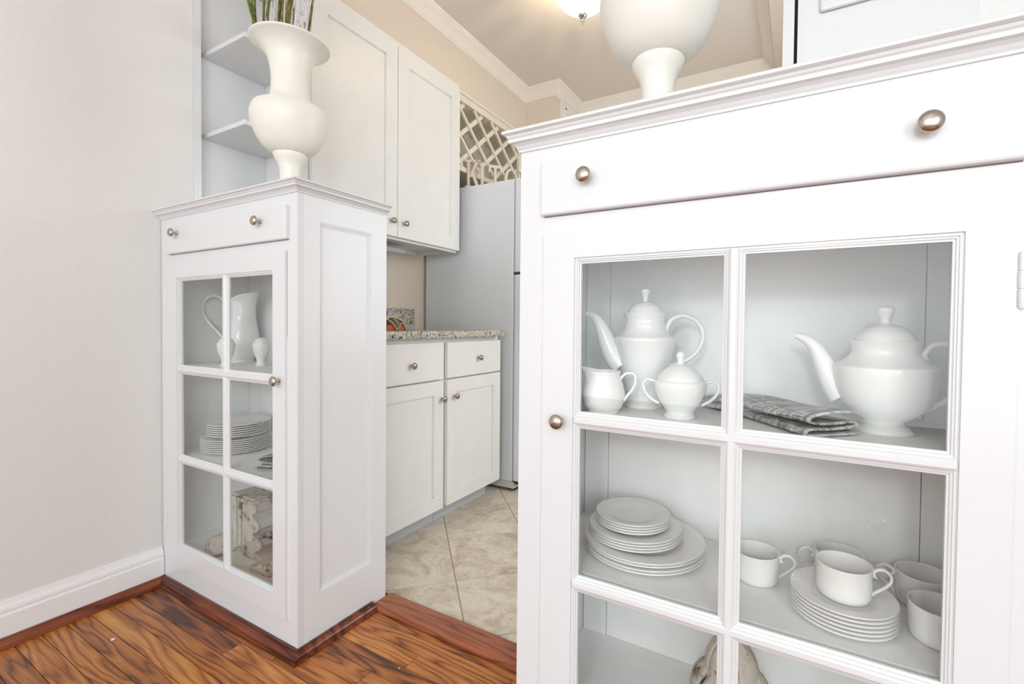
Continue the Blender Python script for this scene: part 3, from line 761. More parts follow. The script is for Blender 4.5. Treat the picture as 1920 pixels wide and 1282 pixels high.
# ------------------------------------------------------------------ ceiling lamp
LC = Vector((-0.925, 1.245, 0))
T = thing('ceiling_lamp', 'lit frosted glass bowl ceiling lamp with nickel finial over the kitchen', 'lamp', (LC.x, LC.y, 2.40))
bowl = spline([(0.012, 2.474), (0.045, 2.481), (0.085, 2.502), (0.115, 2.533), (0.133, 2.570), (0.150, 2.592)], 5)
inner = [(max(0.004, r - 0.004), z + 0.004) for r, z in bowl][::-1]
bm = bmesh.new(); seg = 144; rings = []
for r, z in bowl + inner:
    rings.append([bm.verts.new((LC.x + (r * (1 + (0.012 * math.cos(18 * 2 * PI * i / seg) if r > 0.03 else 0))) * math.cos(2 * PI * i / seg), LC.y + (r * (1 + (0.012 * math.cos(18 * 2 * PI * i / seg) if r > 0.03 else 0))) * math.sin(2 * PI * i / seg), z + (0.014 * math.cos(18 * 2 * PI * i / seg) * max(0, (r - 0.13) / 0.02)))) for i in range(seg)])
for a, b in zip(rings, rings[1:] + rings[:1]):
    for i in range(seg): bm.faces.new((a[i], a[(i + 1) % seg], b[(i + 1) % seg], b[i]))
obj('glass_bowl', bm, LAMPG, T, smooth=True, label='glowing frosted bowl')
TL = Matrix.Translation((LC.x, LC.y, 0))
obj('finial', lathe([(r_ * 1.45, 2.474 + (z_ - 2.468) * 1.15) for r_, z_ in [(0, 2.418), (0.003, 2.420), (0.0035, 2.424), (0.002, 2.427), (0.0055, 2.431), (0.006, 2.435), (0.003, 2.439), (0.004, 2.442), (0.010, 2.446), (0.0145, 2.453), (0.015, 2.459), (0.011, 2.465), (0, 2.468)]], 24, TL), NICKEL, T, smooth=True)
obj('stem', lathe([(0.004, 2.46), (0.004, 2.68)], 12, TL), NICKEL, T, smooth=True)
obj('canopy', lathe([(0.0, 2.665), (0.05, 2.668), (0.062, 2.680), (0.065, 2.699), (0, 2.6995)], 36, TL), NICKEL, T, smooth=True)
bl = bpy.data.lights.new('bulb', 'POINT'); bl.energy = 20; bl.color = (1.0, 0.82, 0.60); bl.shadow_soft_size = 0.006
bo = bpy.data.objects.new('bulb', bl); COL.objects.link(bo); bo.parent = T; bo.location = (0, 0, 0.165)

# ------------------------------------------------------------------ urns on the cabinets
URNP = [(0.0, 0.0), (0.058, 0.0), (0.060, 0.006), (0.056, 0.014), (0.046, 0.030), (0.036, 0.058), (0.0325, 0.088), (0.034, 0.112), (0.0385, 0.130), (0.047, 0.146), (0.0525, 0.158), (0.053, 0.164), (0.050, 0.167)]
URNB = [(0.050, 0.167), (0.061, 0.170), (0.084, 0.187), (0.106, 0.222), (0.1185, 0.258), (0.122, 0.284), (0.1195, 0.300), (0.1145, 0.3130), (0.1130, 0.3155), (0.0920, 0.3235), (0.0740, 0.3330), (0.0660, 0.346), (0.0615, 0.360), (0.0595, 0.385), (0.0590, 0.415), (0.0625, 0.450), (0.0700, 0.482), (0.0850, 0.507), (0.1050, 0.523), (0.1210, 0.531), (0.1235, 0.535), (0.1200, 0.538), (0.1000, 0.528), (0.0780, 0.506), (0.0640, 0.480), (0.0550, 0.450), (0.0530, 0.40), (0.0560, 0.35)]
def urn(loc, s, label):
    T = thing('urn', label, 'vase', loc, 'pair of cream footed urns')
    S = Matrix.Translation(loc) @ Matrix.Scale(s, 4)
    obj('foot', lathe(spline(URNP, 3), 56, S), URN, T, smooth=True, angle=50)
    k_ = 9
    obj('bowl', lathe(spline(URNB[:k_], 3) + spline(URNB[k_ - 1:], 3)[1:], 72, S), URN, T, smooth=True, angle=24)
    return T
urn((-1.520, 0.155, 1.3775), 1.0, 'cream footed urn holding reeds on top of the left cabinet')
urn((-0.2690, 0.176, 1.3655), 1.03, 'cream footed urn on top of the right foreground cabinet')

# reeds and frosted twigs in the left urn
T = thing('reed_bundle', 'bundle of green brown reeds and thin frosted twigs standing in the left urn', 'dried plant', (-1.52, 0.155, 1.74))
rr = random.Random(3)
def stalk(a0, r0, a1, tilt, h, rad, mat, nm):
    x0 = -1.520 + r0 * math.cos(a0); y0 = 0.155 + r0 * math.sin(a0)
    pts = [(-1.520 + 0.3 * r0 * math.cos(a0), 0.155 + 0.3 * r0 * math.sin(a0), 1.73), (x0 * 0.75 - 1.52 * 0.25, y0 * 0.75 + 0.155 * 0.25, 1.84), (x0, y0, 1.915), (x0 + tilt * math.cos(a1), y0 + tilt * math.sin(a1), 1.915 + h)]
    P_ = spline(pts, 5); n = len(P_)
    obj(nm, tube(P_, [rad * (1 - 0.35 * i / n) for i in range(n)], 8, flat=0.6 if nm == 'reed' else 1), mat, T, smooth=True)
reeds = [(-1.596, 0.085, -0.045), (-1.573, 0.075, -0.038), (-1.553, 0.06, -0.075), (-1.533, 0.075, -0.016), (-1.512, 0.072, 0.008), (-1.498, 0.10, 0.006), (-1.486, 0.09, 0.004), (-1.476, 0.12, -0.004), (-1.462, 0.09, 0.000), (-1.447, 0.10, 0.018), (-1.437, 0.085, 0.026), (-1.50, 0.20, 0.02), (-1.56, 0.2, -0.03)]
for i, (x, y, tx) in enumerate(reeds):
    pts = [(-1.52 + (x + 1.52) * 0.3, 0.155 + (y - 0.155) * 0.3, 1.74), (-1.52 + (x + 1.52) * 0.5, 0.155 + (y - 0.155) * 0.5, 1.86), (x, y, 1.93), (x + tx, y + 0.01, 2.08), (x + 2.2 * tx, y + 0.03, 2.30 + 0.05 * rr.random())]
    P_ = spline(pts, 4); n = len(P_)
    rad = (0.0062, 0.0060, 0.0055, 0.0042, 0.0052, 0.0064, 0.003, 0.0078, 0.0035, 0.0066, 0.0032, 0.005, 0.005)[i]
    obj('reed', tube(P_, [rad * (1 - 0.3 * k / n) for k in range(n)], 8), REEDG if i in (0, 2) else REED, T, smooth=True)
for i in range(34):
    a = rr.uniform(0, 2 * PI); x = -1.47 + 0.055 * rr.uniform(-1.9, 1.45); y = 0.10 + 0.05 * rr.random()
    tx = (x + 1.52) * 0.5 + rr.uniform(-0.02, 0.03)
    pts = [(-1.52 + (x + 1.52) * 0.2, 0.155 + (y - 0.155) * 0.3, 1.75), (-1.52 + (x + 1.52) * 0.33, 0.155 + (y - 0.155) * 0.35, 1.855), (-1.52 + (x + 1.52) * 0.72, 0.155 + (y - 0.155) * 0.72, 1.902), (x, y, 1.93), (x + tx * 0.6 + rr.uniform(-0.006, 0.006), y, 2.06), (x + tx * 1.3, y + 0.02, 2.28)]
    obj('twig', tube(spline(pts, 3), 0.0011 if i % 3 else 0.0017, 5), TWIG, T, smooth=True)

# ------------------------------------------------------------------ china
def plate_prof(r, h, foot=0.55):
    t = 0.0028
    top = [(0, 0.0045), (r * 0.50, 0.0046), (r * 0.60, 0.0058), (r * 0.66, 0.009), (r * 0.80, h * 0.72), (r * 0.96, h), (r, h)]
    bot = [(r * 1.004, h - 0.0012), (r * 0.995, h - t), (r * 0.93, h - 2 * t), (r * 0.78, h * 0.45), (r * foot + 0.006, 0.0022), (r * foot + 0.002, 0), (r * foot - 0.003, 0), (r * foot - 0.004, 0.0018), (0, 0.0018)]
    return bot[::-1] + top[::-1]
def plate_mesh(r, h, name, foot=0.55):
    bm = lathe(plate_prof(r, h, foot), 64)
    bmesh.ops.recalc_face_normals(bm, faces=bm.faces[:])
    me = bpy.data.meshes.new(name); bm.to_mesh(me); bm.free(); me.materials.append(CHINA)
    for p in me.polygons: p.use_smooth = True
    me.set_sharp_from_angle(angle=math.radians(50))
    return me
ORD = ['bottom', 'second from bottom', 'third from bottom', 'fourth from bottom', 'fifth from bottom', 'sixth from bottom', 'topmost']
def ordn(i, n): return 'topmost' if i == n - 1 else ('bottom' if i == 0 else ORD[i])
def stack(me, name, cat, spots, label, group):
    for i, (x, y, z) in enumerate(spots):
        o = bpy.data.objects.new(name, me); COL.objects.link(o); o.location = (x, y, z)
        o.rotation_euler = (0, 0, i * 0.7)
        tag(o, label % ordn(i, len(spots)), cat, group)
rs1, rs2 = 0.480, 0.795
big = plate_mesh(0.1270, 0.0145, 'dinner_plate'); med = plate_mesh(0.1000, 0.0130, 'salad_plate'); sml = plate_mesh(0.0810, 0.0125, 'bread_plate'); sau = plate_mesh(0.0780, 0.0125, 'saucer', 0.42)
stack(big, 'dinner_plate', 'plate', [(-0.283, 0.1725, rs1 + 0.0003), (-0.2835, 0.1735, rs1 + 0.0058), (-0.284, 0.1735, rs1 + 0.0140), (-0.284, 0.1735, rs1 + 0.0195)], 'large dinner plate, %s of four under the smaller plates, right cabinet', 'large dinner plates in the right cabinet')
stack(med, 'salad_plate', 'plate', [(-0.306, 0.178, rs1 + 0.0247 + i * 0.0058) for i in range(4)], 'medium plate, %s of four between large and small plates, right cabinet', 'medium plates in the right cabinet')
stack(sml, 'bread_plate', 'plate', [(-0.314, 0.186, rs1 + 0.0480 + i * 0.0055) for i in range(4)], 'small bread plate, %s of four crowning the pile, right cabinet', 'small plates in the right cabinet')
stack(sau, 'saucer', 'saucer', [(0.0765, 0.1135 + 0.0006 * i, rs1 + 0.0003 + i * 0.0062) for i in range(6)], 'white saucer, %s of the six stacked under the cup in right cabinet', 'saucers in the right cabinet')

def cup_prof(r=0.0405, h=0.058):
    t = 0.0022
    return [(0, 0.003), (r * 0.55, 0.003), (r * 0.60, 0.0), (r * 0.78, 0.0004), (r * 0.93, 0.004), (r * 0.985, 0.011), (r, 0.02), (r * 1.0, h * 0.6), (r * 1.008, h - 0.003), (r * 1.03, h - 0.0005), (r * 1.02, h), (r * 0.97, h - 0.0005), (r - t, h - 0.005), (r - t, 0.02), (r * 0.88, 0.009), (r * 0.70, 0.0062), (0, 0.006)]
cp_mesh = None
def cup(loc, ang, label):
    T = thing('cup', label, 'cup', loc, 'white teacups in the right cabinet'); global cp_mesh
    b = obj('bowl', lathe(cup_prof(), 56, Matrix.Translation(loc)), CHINA, T, smooth=True, angle=60)
    pts = [(0.0395, 0.046), (0.046, 0.0535), (0.056, 0.0560), (0.0655, 0.049), (0.0665, 0.039), (0.060, 0.029), (0.050, 0.0205), (0.042, 0.014), (0.0405, 0.0105)]
    P_ = spline([(r, 0, z) for r, z in pts], 5)
    n = len(P_); rad = [0.0034 if (i < 3) else 0.0024 + 0.0010 * abs(i / n - 0.5) for i in range(n)]
    hm = tube(P_, rad, 10, flat=1.35, side=(0, 1, 0))
    tube_into(hm, [(0.0405, 0, 0.047), (0.043, 0, 0.043), (0.047, 0, 0.0405)], [0.004, 0.0035, 0.0022], 8)
    bmesh.ops.transform(hm, matrix=Matrix.Translation(loc) @ Matrix.Rotation(ang, 4, 'Z'), verts=hm.verts[:])
    obj('handle', hm, CHINA, T, smooth=True)
    return T
cup((0.0780, 0.1150, rs1 + 0.0003 + 5 * 0.0062 + 0.0050), math.radians(5), 'white teacup standing on the saucer stack in the right cabinet')
cup((-0.0605, 0.1700, rs1), math.radians(8), 'white teacup left of the saucer stack, beside the middle muntin of the right cabinet')
cup((0.0800, 0.2450, rs1), math.radians(190), 'white teacup at the back, hidden behind the cup on the saucers')
cup((0.2060, 0.2280, rs1), math.radians(175), 'white teacup at the back right of the right cabinet, handle to the left')
cup((0.2060, 0.1180, rs1), math.radians(-60), 'white teacup nearest the glass at the right edge of the right cabinet')

def vessel(name, label, cat, loc, prof, parts, group=None, body='body', seg=56, sm=4):
    T = thing(name, label, cat, loc, group)
    obj(body, lathe(prof if sm == 0 else spline(prof, sm), seg, Matrix.Translation(loc)), CHINA, T, smooth=True, angle=55)
    for nm, bm in parts:
        bmesh.ops.translate(bm, verts=bm.verts[:], vec=Vector(loc)); obj(nm, bm, CHINA, T, smooth=True, angle=60)
    return T
def rotz(bm, a): bmesh.ops.transform(bm, matrix=Matrix.Rotation(a, 4, 'Z'), verts=bm.verts[:]); return bm

# coffee pot
z0 = rs2
cpf = [(0, 0.003), (0.030, 0.003), (0.034, 0.0), (0.0445, 0.0), (0.0450, 0.005), (0.0400, 0.013), (0.0365, 0.020), (0.0375, 0.026), (0.0440, 0.048), (0.0510, 0.078), (0.0570, 0.105), (0.0620, 0.128), (0.0665, 0.143), (0.0672, 0.148), (0.0650, 0.1525), (0.0560, 0.158), (0.0495, 0.165), (0.0455, 0.173), (0.0450, 0.178), (0.0440, 0.180), (0.0430, 0.184), (0.0425, 0.189), (0.0440, 0.196), (0.0475, 0.2035), (0.0480, 0.2055), (0.0450, 0.2055), (0.040, 0.203)]
lid = spline([(0.0400, 0.2045), (0.0385, 0.208), (0.0350, 0.2150), (0.0290, 0.2220), (0.0200, 0.2275), (0.0090, 0.2300), (0.0060, 0.2330), (0.0058, 0.2380), (0.0080, 0.2460), (0.0105, 0.2520), (0.0100, 0.2565), (0.0060, 0.2590), (0.0, 0.2595)], 4)
a_sp = math.radians(196)   # spout to the left
sp = spline([(0.050, 0, 0.090), (0.066, 0, 0.108), (0.080, 0, 0.135), (0.090, 0, 0.160), (0.101, 0, 0.182), (0.114, 0, 0.198), (0.131, 0, 0.2055)], 5)
n = len(sp); spm = rotz(tube(sp, [0.0215 * (1 - i / (n - 1)) ** 0.9 + 0.0052 for i in range(n)], 16), a_sp)
hp = spline([(0.045, 0, 0.162), (0.049, 0, 0.180), (0.060, 0, 0.194), (0.081, 0, 0.2005), (0.104, 0, 0.192), (0.119, 0, 0.172), (0.121, 0, 0.148), (0.109, 0, 0.122), (0.088, 0, 0.103), (0.062, 0, 0.092), (0.050, 0, 0.092)], 5)
hdm = rotz(tube(hp, [0.0052] * len(hp), 10, flat=1.1), math.radians(14))
CP_ = (-0.2920, 0.1850, z0)
vessel('coffee_pot', 'tall white china coffee pot with domed lid and long spout', 'coffee pot', CP_, cpf, [('lid', lathe(lid, 40)), ('spout', spm), ('handle', hdm)], sm=3)
# creamer
crp = spline([(0, 0.003), (0.022, 0.003), (0.024, 0.0), (0.030, 0.0), (0.0315, 0.003), (0.0320, 0.006), (0.0385, 0.014), (0.0425, 0.026), (0.0432, 0.042), (0.0395, 0.058), (0.0345, 0.070), (0.0335, 0.077), (0.0350, 0.084), (0.0330, 0.084), (0.0310, 0.077), (0.0360, 0.058), (0.0400, 0.042), (0.0385, 0.026), (0.030, 0.010), (0, 0.006)], 3)
cm = lathe(crp, 48)
for v in cm.verts:          # pull a spout on the left side of the rim
    if v.co.z > 0.064:
        a = math.atan2(v.co.y, v.co.x); dlt = math.cos(a - math.radians(188))
        if dlt > 0.6: 
            k = (dlt - 0.6) / 0.4 * (v.co.z - 0.064) / 0.02
            v.co.x += 0.017 * k * math.cos(math.radians(188)); v.co.y += 0.017 * k * math.sin(math.radians(188)); v.co.z += 0.007 * k
T = thing('creamer', 'small white china cream jug left of the sugar bowl', 'jug', (-0.3425, 0.0680, z0))
bmesh.ops.translate(cm, verts=cm.verts[:], vec=Vector((-0.3425, 0.0680, z0)))
obj('body', cm, CHINA, T, smooth=True, angle=60)
hp = spline([(0.032, 0, 0.062), (0.036, 0, 0.072), (0.046, 0, 0.081), (0.059, 0, 0.081), (0.065, 0, 0.070), (0.060, 0, 0.052), (0.048, 0, 0.036), (0.041, 0, 0.024)], 4)
hm = rotz(tube(hp, 0.0030, 9, flat=1.4, side=(0, 1, 0)), math.radians(16)); bmesh.ops.translate(hm, verts=hm.verts[:], vec=Vector((-0.3425, 0.0680, z0)))
obj('handle', hm, CHINA, T, smooth=True)
# sugar bowl
sgp = [(0, 0.003), (0.024, 0.003), (0.0265, 0.0), (0.0295, 0.0005), (0.0300, 0.004), (0.0265, 0.009), (0.0260, 0.013), (0.0320, 0.022), (0.0405, 0.036), (0.0475, 0.052), (0.0500, 0.064), (0.0490, 0.070), (0.0455, 0.0735), (0.0440, 0.0735)]
sgl = spline([(0.0440, 0.0735), (0.0430, 0.0775), (0.0380, 0.0850), (0.0300, 0.0930), (0.0190, 0.1000), (0.0090, 0.1035), (0.0062, 0.1060), (0.0058, 0.1110), (0.0080, 0.1180), (0.0078, 0.1230), (0.0040, 0.1280), (0.0, 0.1290)], 4)
parts = [('lid', lathe(sgl, 40))]
for a in (14, 194):
    hp = spline([(0.046, 0, 0.066), (0.053, 0, 0.071), (0.064, 0, 0.0715), (0.0705, 0, 0.062), (0.066, 0, 0.047), (0.054, 0, 0.034), (0.040, 0, 0.026)], 4)
    parts.append(('handle', rotz(tube(hp, 0.0028, 9, flat=1.4, side=(0, 1, 0)), math.radians(a))))
vessel('sugar_bowl', 'white china sugar bowl with lid and two handles', 'bowl', (-0.1950, 0.0960, z0), sgp, parts, sm=3)
# tea pot
tpp = [(0, 0.003), (0.034, 0.003), (0.037, 0.0), (0.0430, 0.0), (0.0440, 0.004), (0.0370, 0.011), (0.0300, 0.016), (0.0310, 0.020), (0.0460, 0.030), (0.0600, 0.044), (0.0700, 0.064), (0.0750, 0.086), (0.0765, 0.108), (0.0755, 0.1125), (0.0700, 0.1160), (0.0580, 0.1230), (0.0500, 0.132), (0.0480, 0.140), (0.0500, 0.149), (0.0525, 0.1545), (0.0520, 0.156), (0.0480, 0.156), (0.0440, 0.1545)]
tpl = spline([(0.0440, 0.1555), (0.0425, 0.1600), (0.0370, 0.1700), (0.0270, 0.1790), (0.0140, 0.1835), (0.0098, 0.1850), (0.0080, 0.1880), (0.0082, 0.1930), (0.0115, 0.2020), (0.0130, 0.2080), (0.0115, 0.2125), (0.0065, 0.2150), (0.0, 0.2155)], 4)
sp = spline([(0.060, 0, 0.058), (0.070, 0, 0.072), (0.082, 0, 0.096), (0.092, 0, 0.120), (0.102, 0, 0.140), (0.116, 0, 0.155), (0.135, 0, 0.163)], 5)
n = len(sp); spm = rotz(tube(sp, [0.0195 * (1 - i / (n - 1)) ** 0.9 + 0.0052 for i in range(n)], 16), math.radians(177))
hp = spline([(0.056, 0, 0.120), (0.053, 0, 0.134), (0.064, 0, 0.149), (0.082, 0, 0.152), (0.100, 0, 0.140), (0.111, 0, 0.116), (0.108, 0, 0.090), (0.092, 0, 0.068), (0.072, 0, 0.054), (0.052, 0, 0.040), (0.044, 0, 0.030)], 5)
hdm = rotz(tube(hp, 0.0052, 10), math.radians(-2))
vessel('teapot', 'round white china teapot with domed lid in upper right pane', 'teapot', (0.1330, 0.1600, z0), tpp, [('lid', lathe(tpl, 40)), ('spout', spm), ('handle', hdm)], sm=3)

# left cabinet china
ls1, ls2, ls0 = 0.812, 0.487, 0.135
lp = plate_mesh(0.1180, 0.0145, 'dinner_plate'); lb = plate_mesh(0.1045, 0.0150, 'soup_plate'); sp_ = plate_mesh(0.0600, 0.0120, 'side_plate')
stack(lp, 'dinner_plate', 'plate', [(-1.858, 0.160, ls2 + 0.0003 + i * 0.0072) for i in range(7)], 'large white dinner plate, %s of the seven in the left cabinet', 'large dinner plates in the left cabinet')
stack(lb, 'soup_plate', 'plate', [(-1.845, 0.160, ls2 + 0.058 + i * 0.0078) for i in range(6)], 'medium white plate, %s of six piled on the large plates in left cabinet', 'medium plates in the left cabinet')
stack(sp_, 'side_plate', 'plate', [(-1.630, 0.225, ls1 + 0.0003 + i * 0.0100) for i in range(3)], 'small white side plate, %s of three behind the shakers in left cabinet', 'side plates in the left cabinet')
# pitcher
jx, jy = -1.935, 0.215
jp = spline([(0, 0.003), (0.033, 0.003), (0.038, 0.0), (0.0430, 0.0), (0.0440, 0.004), (0.0420, 0.009), (0.0440, 0.013), (0.0560, 0.032), (0.0635, 0.062), (0.0640, 0.092), (0.0590, 0.130), (0.0530, 0.165), (0.0500, 0.200), (0.0510, 0.226), (0.0545, 0.240), (0.0525, 0.240), (0.0475, 0.226), (0.0470, 0.200), (0.050, 0.165), (0.056, 0.13), (0.060, 0.09), (0.05, 0.03), (0, 0.01)], 3)
cm = lathe(jp, 56)
sd = math.radians(10)
for v in cm.verts:
    if v.co.z > 0.15:
        a = math.atan2(v.co.y, v.co.x); c = math.cos(a - sd); kz = (v.co.z - 0.15) / 0.09
        v.co.z += 0.034 * kz * kz * c
        if c > 0: v.co.x += 0.026 * kz ** 2 * c ** 4 * math.cos(sd); v.co.y += 0.026 * kz ** 2 * c ** 4 * math.sin(sd)
T = thing('pitcher', 'tall white china pitcher with looped handle on top shelf of the left cabinet', 'pitcher', (jx, jy, ls1))
bmesh.ops.translate(cm, verts=cm.verts[:], vec=Vector((jx, jy, ls1)))
obj('body', cm, CHINA, T, smooth=True, angle=60)
hp = spline([(-0.044, 0, 0.202), (-0.052, 0, 0.232), (-0.072, 0, 0.255), (-0.098, 0, 0.262), (-0.122, 0, 0.246), (-0.133, 0, 0.212), (-0.124, 0, 0.176), (-0.101, 0, 0.142), (-0.078, 0, 0.115), (-0.060, 0, 0.090)], 5)
hm = tube(hp, 0.0055, 10, flat=1.1); bmesh.ops.transform(hm, matrix=Matrix.Translation((jx, jy, ls1)) @ Matrix.Rotation(math.radians(45), 4, 'Z') @ Matrix.Scale(1.0, 4, (1, 0, 0)), verts=hm.verts[:])
obj('handle', hm, CHINA, T, smooth=True)
shk = [(0, 0.0), (0.0180, 0.0), (0.0185, 0.004), (0.0150, 0.012), (0.0145, 0.022), (0.0190, 0.036), (0.0255, 0.054), (0.0285, 0.070), (0.0280, 0.082), (0.0255, 0.0875), (0.0230, 0.0880), (0.0225, 0.090)]
shl = spline([(0.0225, 0.090), (0.0220, 0.094), (0.0175, 0.0995), (0.0100, 0.1035), (0.0, 0.105)], 4)
vessel('shaker', 'white china salt shaker in front of the pitcher, right of the middle bar', 'shaker', (-1.703, 0.160, ls1), shk, [('cap', lathe(shl, 32))], 'china shakers in the left cabinet', sm=3, seg=40)
vessel('shaker', 'white china salt shaker partly hidden behind the middle bar of the left door', 'shaker', (-1.775, 0.078, ls1), shk, [('cap', lathe(shl, 32))], 'china shakers in the left cabinet', sm=3, seg=40)

# ------------------------------------------------------------------ folded napkins
def napkin(name, label, p0, p1, side, width, z, lift, seed, layers=3, th=0.0028):
    """folded cloth: an S-shaped cross-section swept from p0 (tucked end) to p1 (open end)"""
    p0 = Vector((*p0, 0)); p1 = Vector((*p1, 0)); s = Vector((*side, 0)).normalized(); L = (p1 - p0).length; d = (p1 - p0) / L
    # centre line of the cross-section in (w, h): zigzag with round folds
    cs = [(1.0, 0.05), (0.5, 0.05), (0.06, 0.06), (0.0, 0.26), (0.08, 0.40), (0.5, 0.42), (0.90, 0.46), (0.97, 0.58), (0.90, 0.70), (0.5, 0.74), (0.14, 0.66), (0.06, 0.56)]
    top = [(1.0, 0.05), (0.5, 0.03), (0.02, 0.05), (-0.02, 0.30), (0.04, 0.66), (0.25, 0.92), (0.6, 1.0), (0.86, 0.96), (1.0, 0.80)]
    line = spline([(1.0, 0.03), (0.5, 0.03), (0.03, 0.05), (0.0, 0.20), (0.10, 0.30), (0.5, 0.27), (0.92, 0.34), (0.96, 0.46), (0.85, 0.54), (0.5, 0.50), (0.16, 0.55), (0.05, 0.70), (0.16, 0.88), (0.5, 1.0), (0.85, 0.98), (1.0, 0.90)], 4)
    bm = bmesh.new(); uvl = bm.loops.layers.uv.new('UVMap'); rings = []; N = 26
    for i in range(N + 1):
        t = i / N
        wid = width * (0.55 + 0.45 * min(1, t * 4)) ; hh = lift[0] * (1 - t) + lift[1] * t + 0.006 * math.sin(PI * t)
        hh += 0.004 * math.sin(t * 7 + seed)
        off = 0.012 * math.sin(t * 3.0 + seed)
        rings.append([bm.verts.new((p0 + d * (L * t) + s * (wid * a + off)) + Vector((0, 0, z + 0.003 + hh * b))) for a, b in line])
    for i in range(N):
        for j in range(len(line) - 1):
            f = bm.faces.new((rings[i][j], rings[i + 1][j], rings[i + 1][j + 1], rings[i][j + 1]))
            for lp, (u, v) in zip(f.loops, ((i, j), (i + 1, j), (i + 1, j + 1), (i, j + 1))): lp[uvl].uv = (u / N * L * 2.0, v / len(line) * 0.5)
    o = obj(name, bm, LINEN, smooth=True)
    md = o.modifiers.new('solid', 'SOLIDIFY'); md.thickness = th; md.offset = 0
    tag(o, label, 'napkin', 'folded grey linen napkins'); return o
napkin('napkin', 'folded grey woven napkin lying in front of the teapot in right cabinet', (-0.185, 0.243), (0.020, 0.026), (0.72, 0.69), 0.105, rs2, (0.020, 0.034), 0.4)
napkin('napkin', 'folded grey woven napkin at the right edge of middle shelf in the left cabinet', (-1.625, 0.225), (-1.515, 0.045), (1.0, 0.45), 0.11, ls2, (0.030, 0.045), 1.2)

# ------------------------------------------------------------------ carved pieces on the bottom shelves
def corbel(loc, ang, s, label, name='corbel'):
    T = thing(name, label, 'corbel', loc)
    prof = [(0, 0), (0.050, 0), (0.052, 0.020), (0.040, 0.030), (0.042, 0.050), (0.058, 0.066), (0.066, 0.088), (0.058, 0.110), (0.060, 0.124), (0.078, 0.136), (0.088, 0.158), (0.080, 0.180), (0.082, 0.192), (0.100, 0.204), (0.110, 0.226), (0.104, 0.246), (0.122, 0.252), (0.124, 0.276), (0, 0.276)]
    M4 = Matrix.Translation(loc) @ Matrix.Rotation(ang, 4, 'Z') @ Matrix.Scale(s, 4)
    def add(nm, bm, bev=0.0):
        bmesh.ops.transform(bm, matrix=M4, verts=bm.verts[:]); return obj(nm, bm, DIST, T, bevel=bev)
    add('core', prism(prof, 1, -0.045, 0.045), 0.003)
    add('side_scroll', prism([(x * 0.86, z) for x, z in prof[:-3]] + [(0, 0.250)], 1, -0.060, -0.046), 0.003)
    add('side_scroll', prism([(x * 0.86, z) for x, z in prof[:-3]] + [(0, 0.250)], 1, 0.046, 0.060), 0.003)
    add('cap', boxes((-0.005, 0.132, -0.068, 0.068, 0.277, 0.292), (-0.002, 0.127, -0.062, 0.062, 0.258, 0.277)), 0.004)
    fl = bmesh.new()
    for yy in (-0.03, -0.010, 0.010, 0.03):
        tube_into(fl, [(x + 0.002, yy, z) for x, z in spline(prof[1:15], 2)], 0.0065, 7)
    add('flute', fl); return T
def carved_moulding(loc, ang, L_, label):
    """a lying length of stepped carved moulding"""
    T = thing('carved_moulding', label, 'carving', loc)
    pr = [(0, 0), (0.115, 0), (0.118, 0.012), (0.100, 0.020), (0.100, 0.034), (0.108, 0.048), (0.104, 0.066), (0.088, 0.076), (0.086, 0.092), (0.092, 0.106), (0.086, 0.124), (0.070, 0.132), (0.068, 0.150), (0.076, 0.168), (0.070, 0.186), (0.056, 0.194), (0.054, 0.212), (0.060, 0.222), (0, 0.222)]
    M4 = Matrix.Translation(loc) @ Matrix.Rotation(ang, 4, 'Z')
    b = prism(pr, 1, 0, L_); bmesh.ops.transform(b, matrix=M4, verts=b.verts[:]); obj('length', b, DIST, T, bevel=0.003)
    for y0, y1 in ((-0.014, 0.0), (L_, L_ + 0.014)):
        b = prism([(x * 1.05 + (0 if x == 0 else 0.004), z * 1.02) for x, z in pr], 1, y0, y1); bmesh.ops.transform(b, matrix=M4, verts=b.verts[:]); obj('end_plate', b, DIST, T, bevel=0.003)
    return T
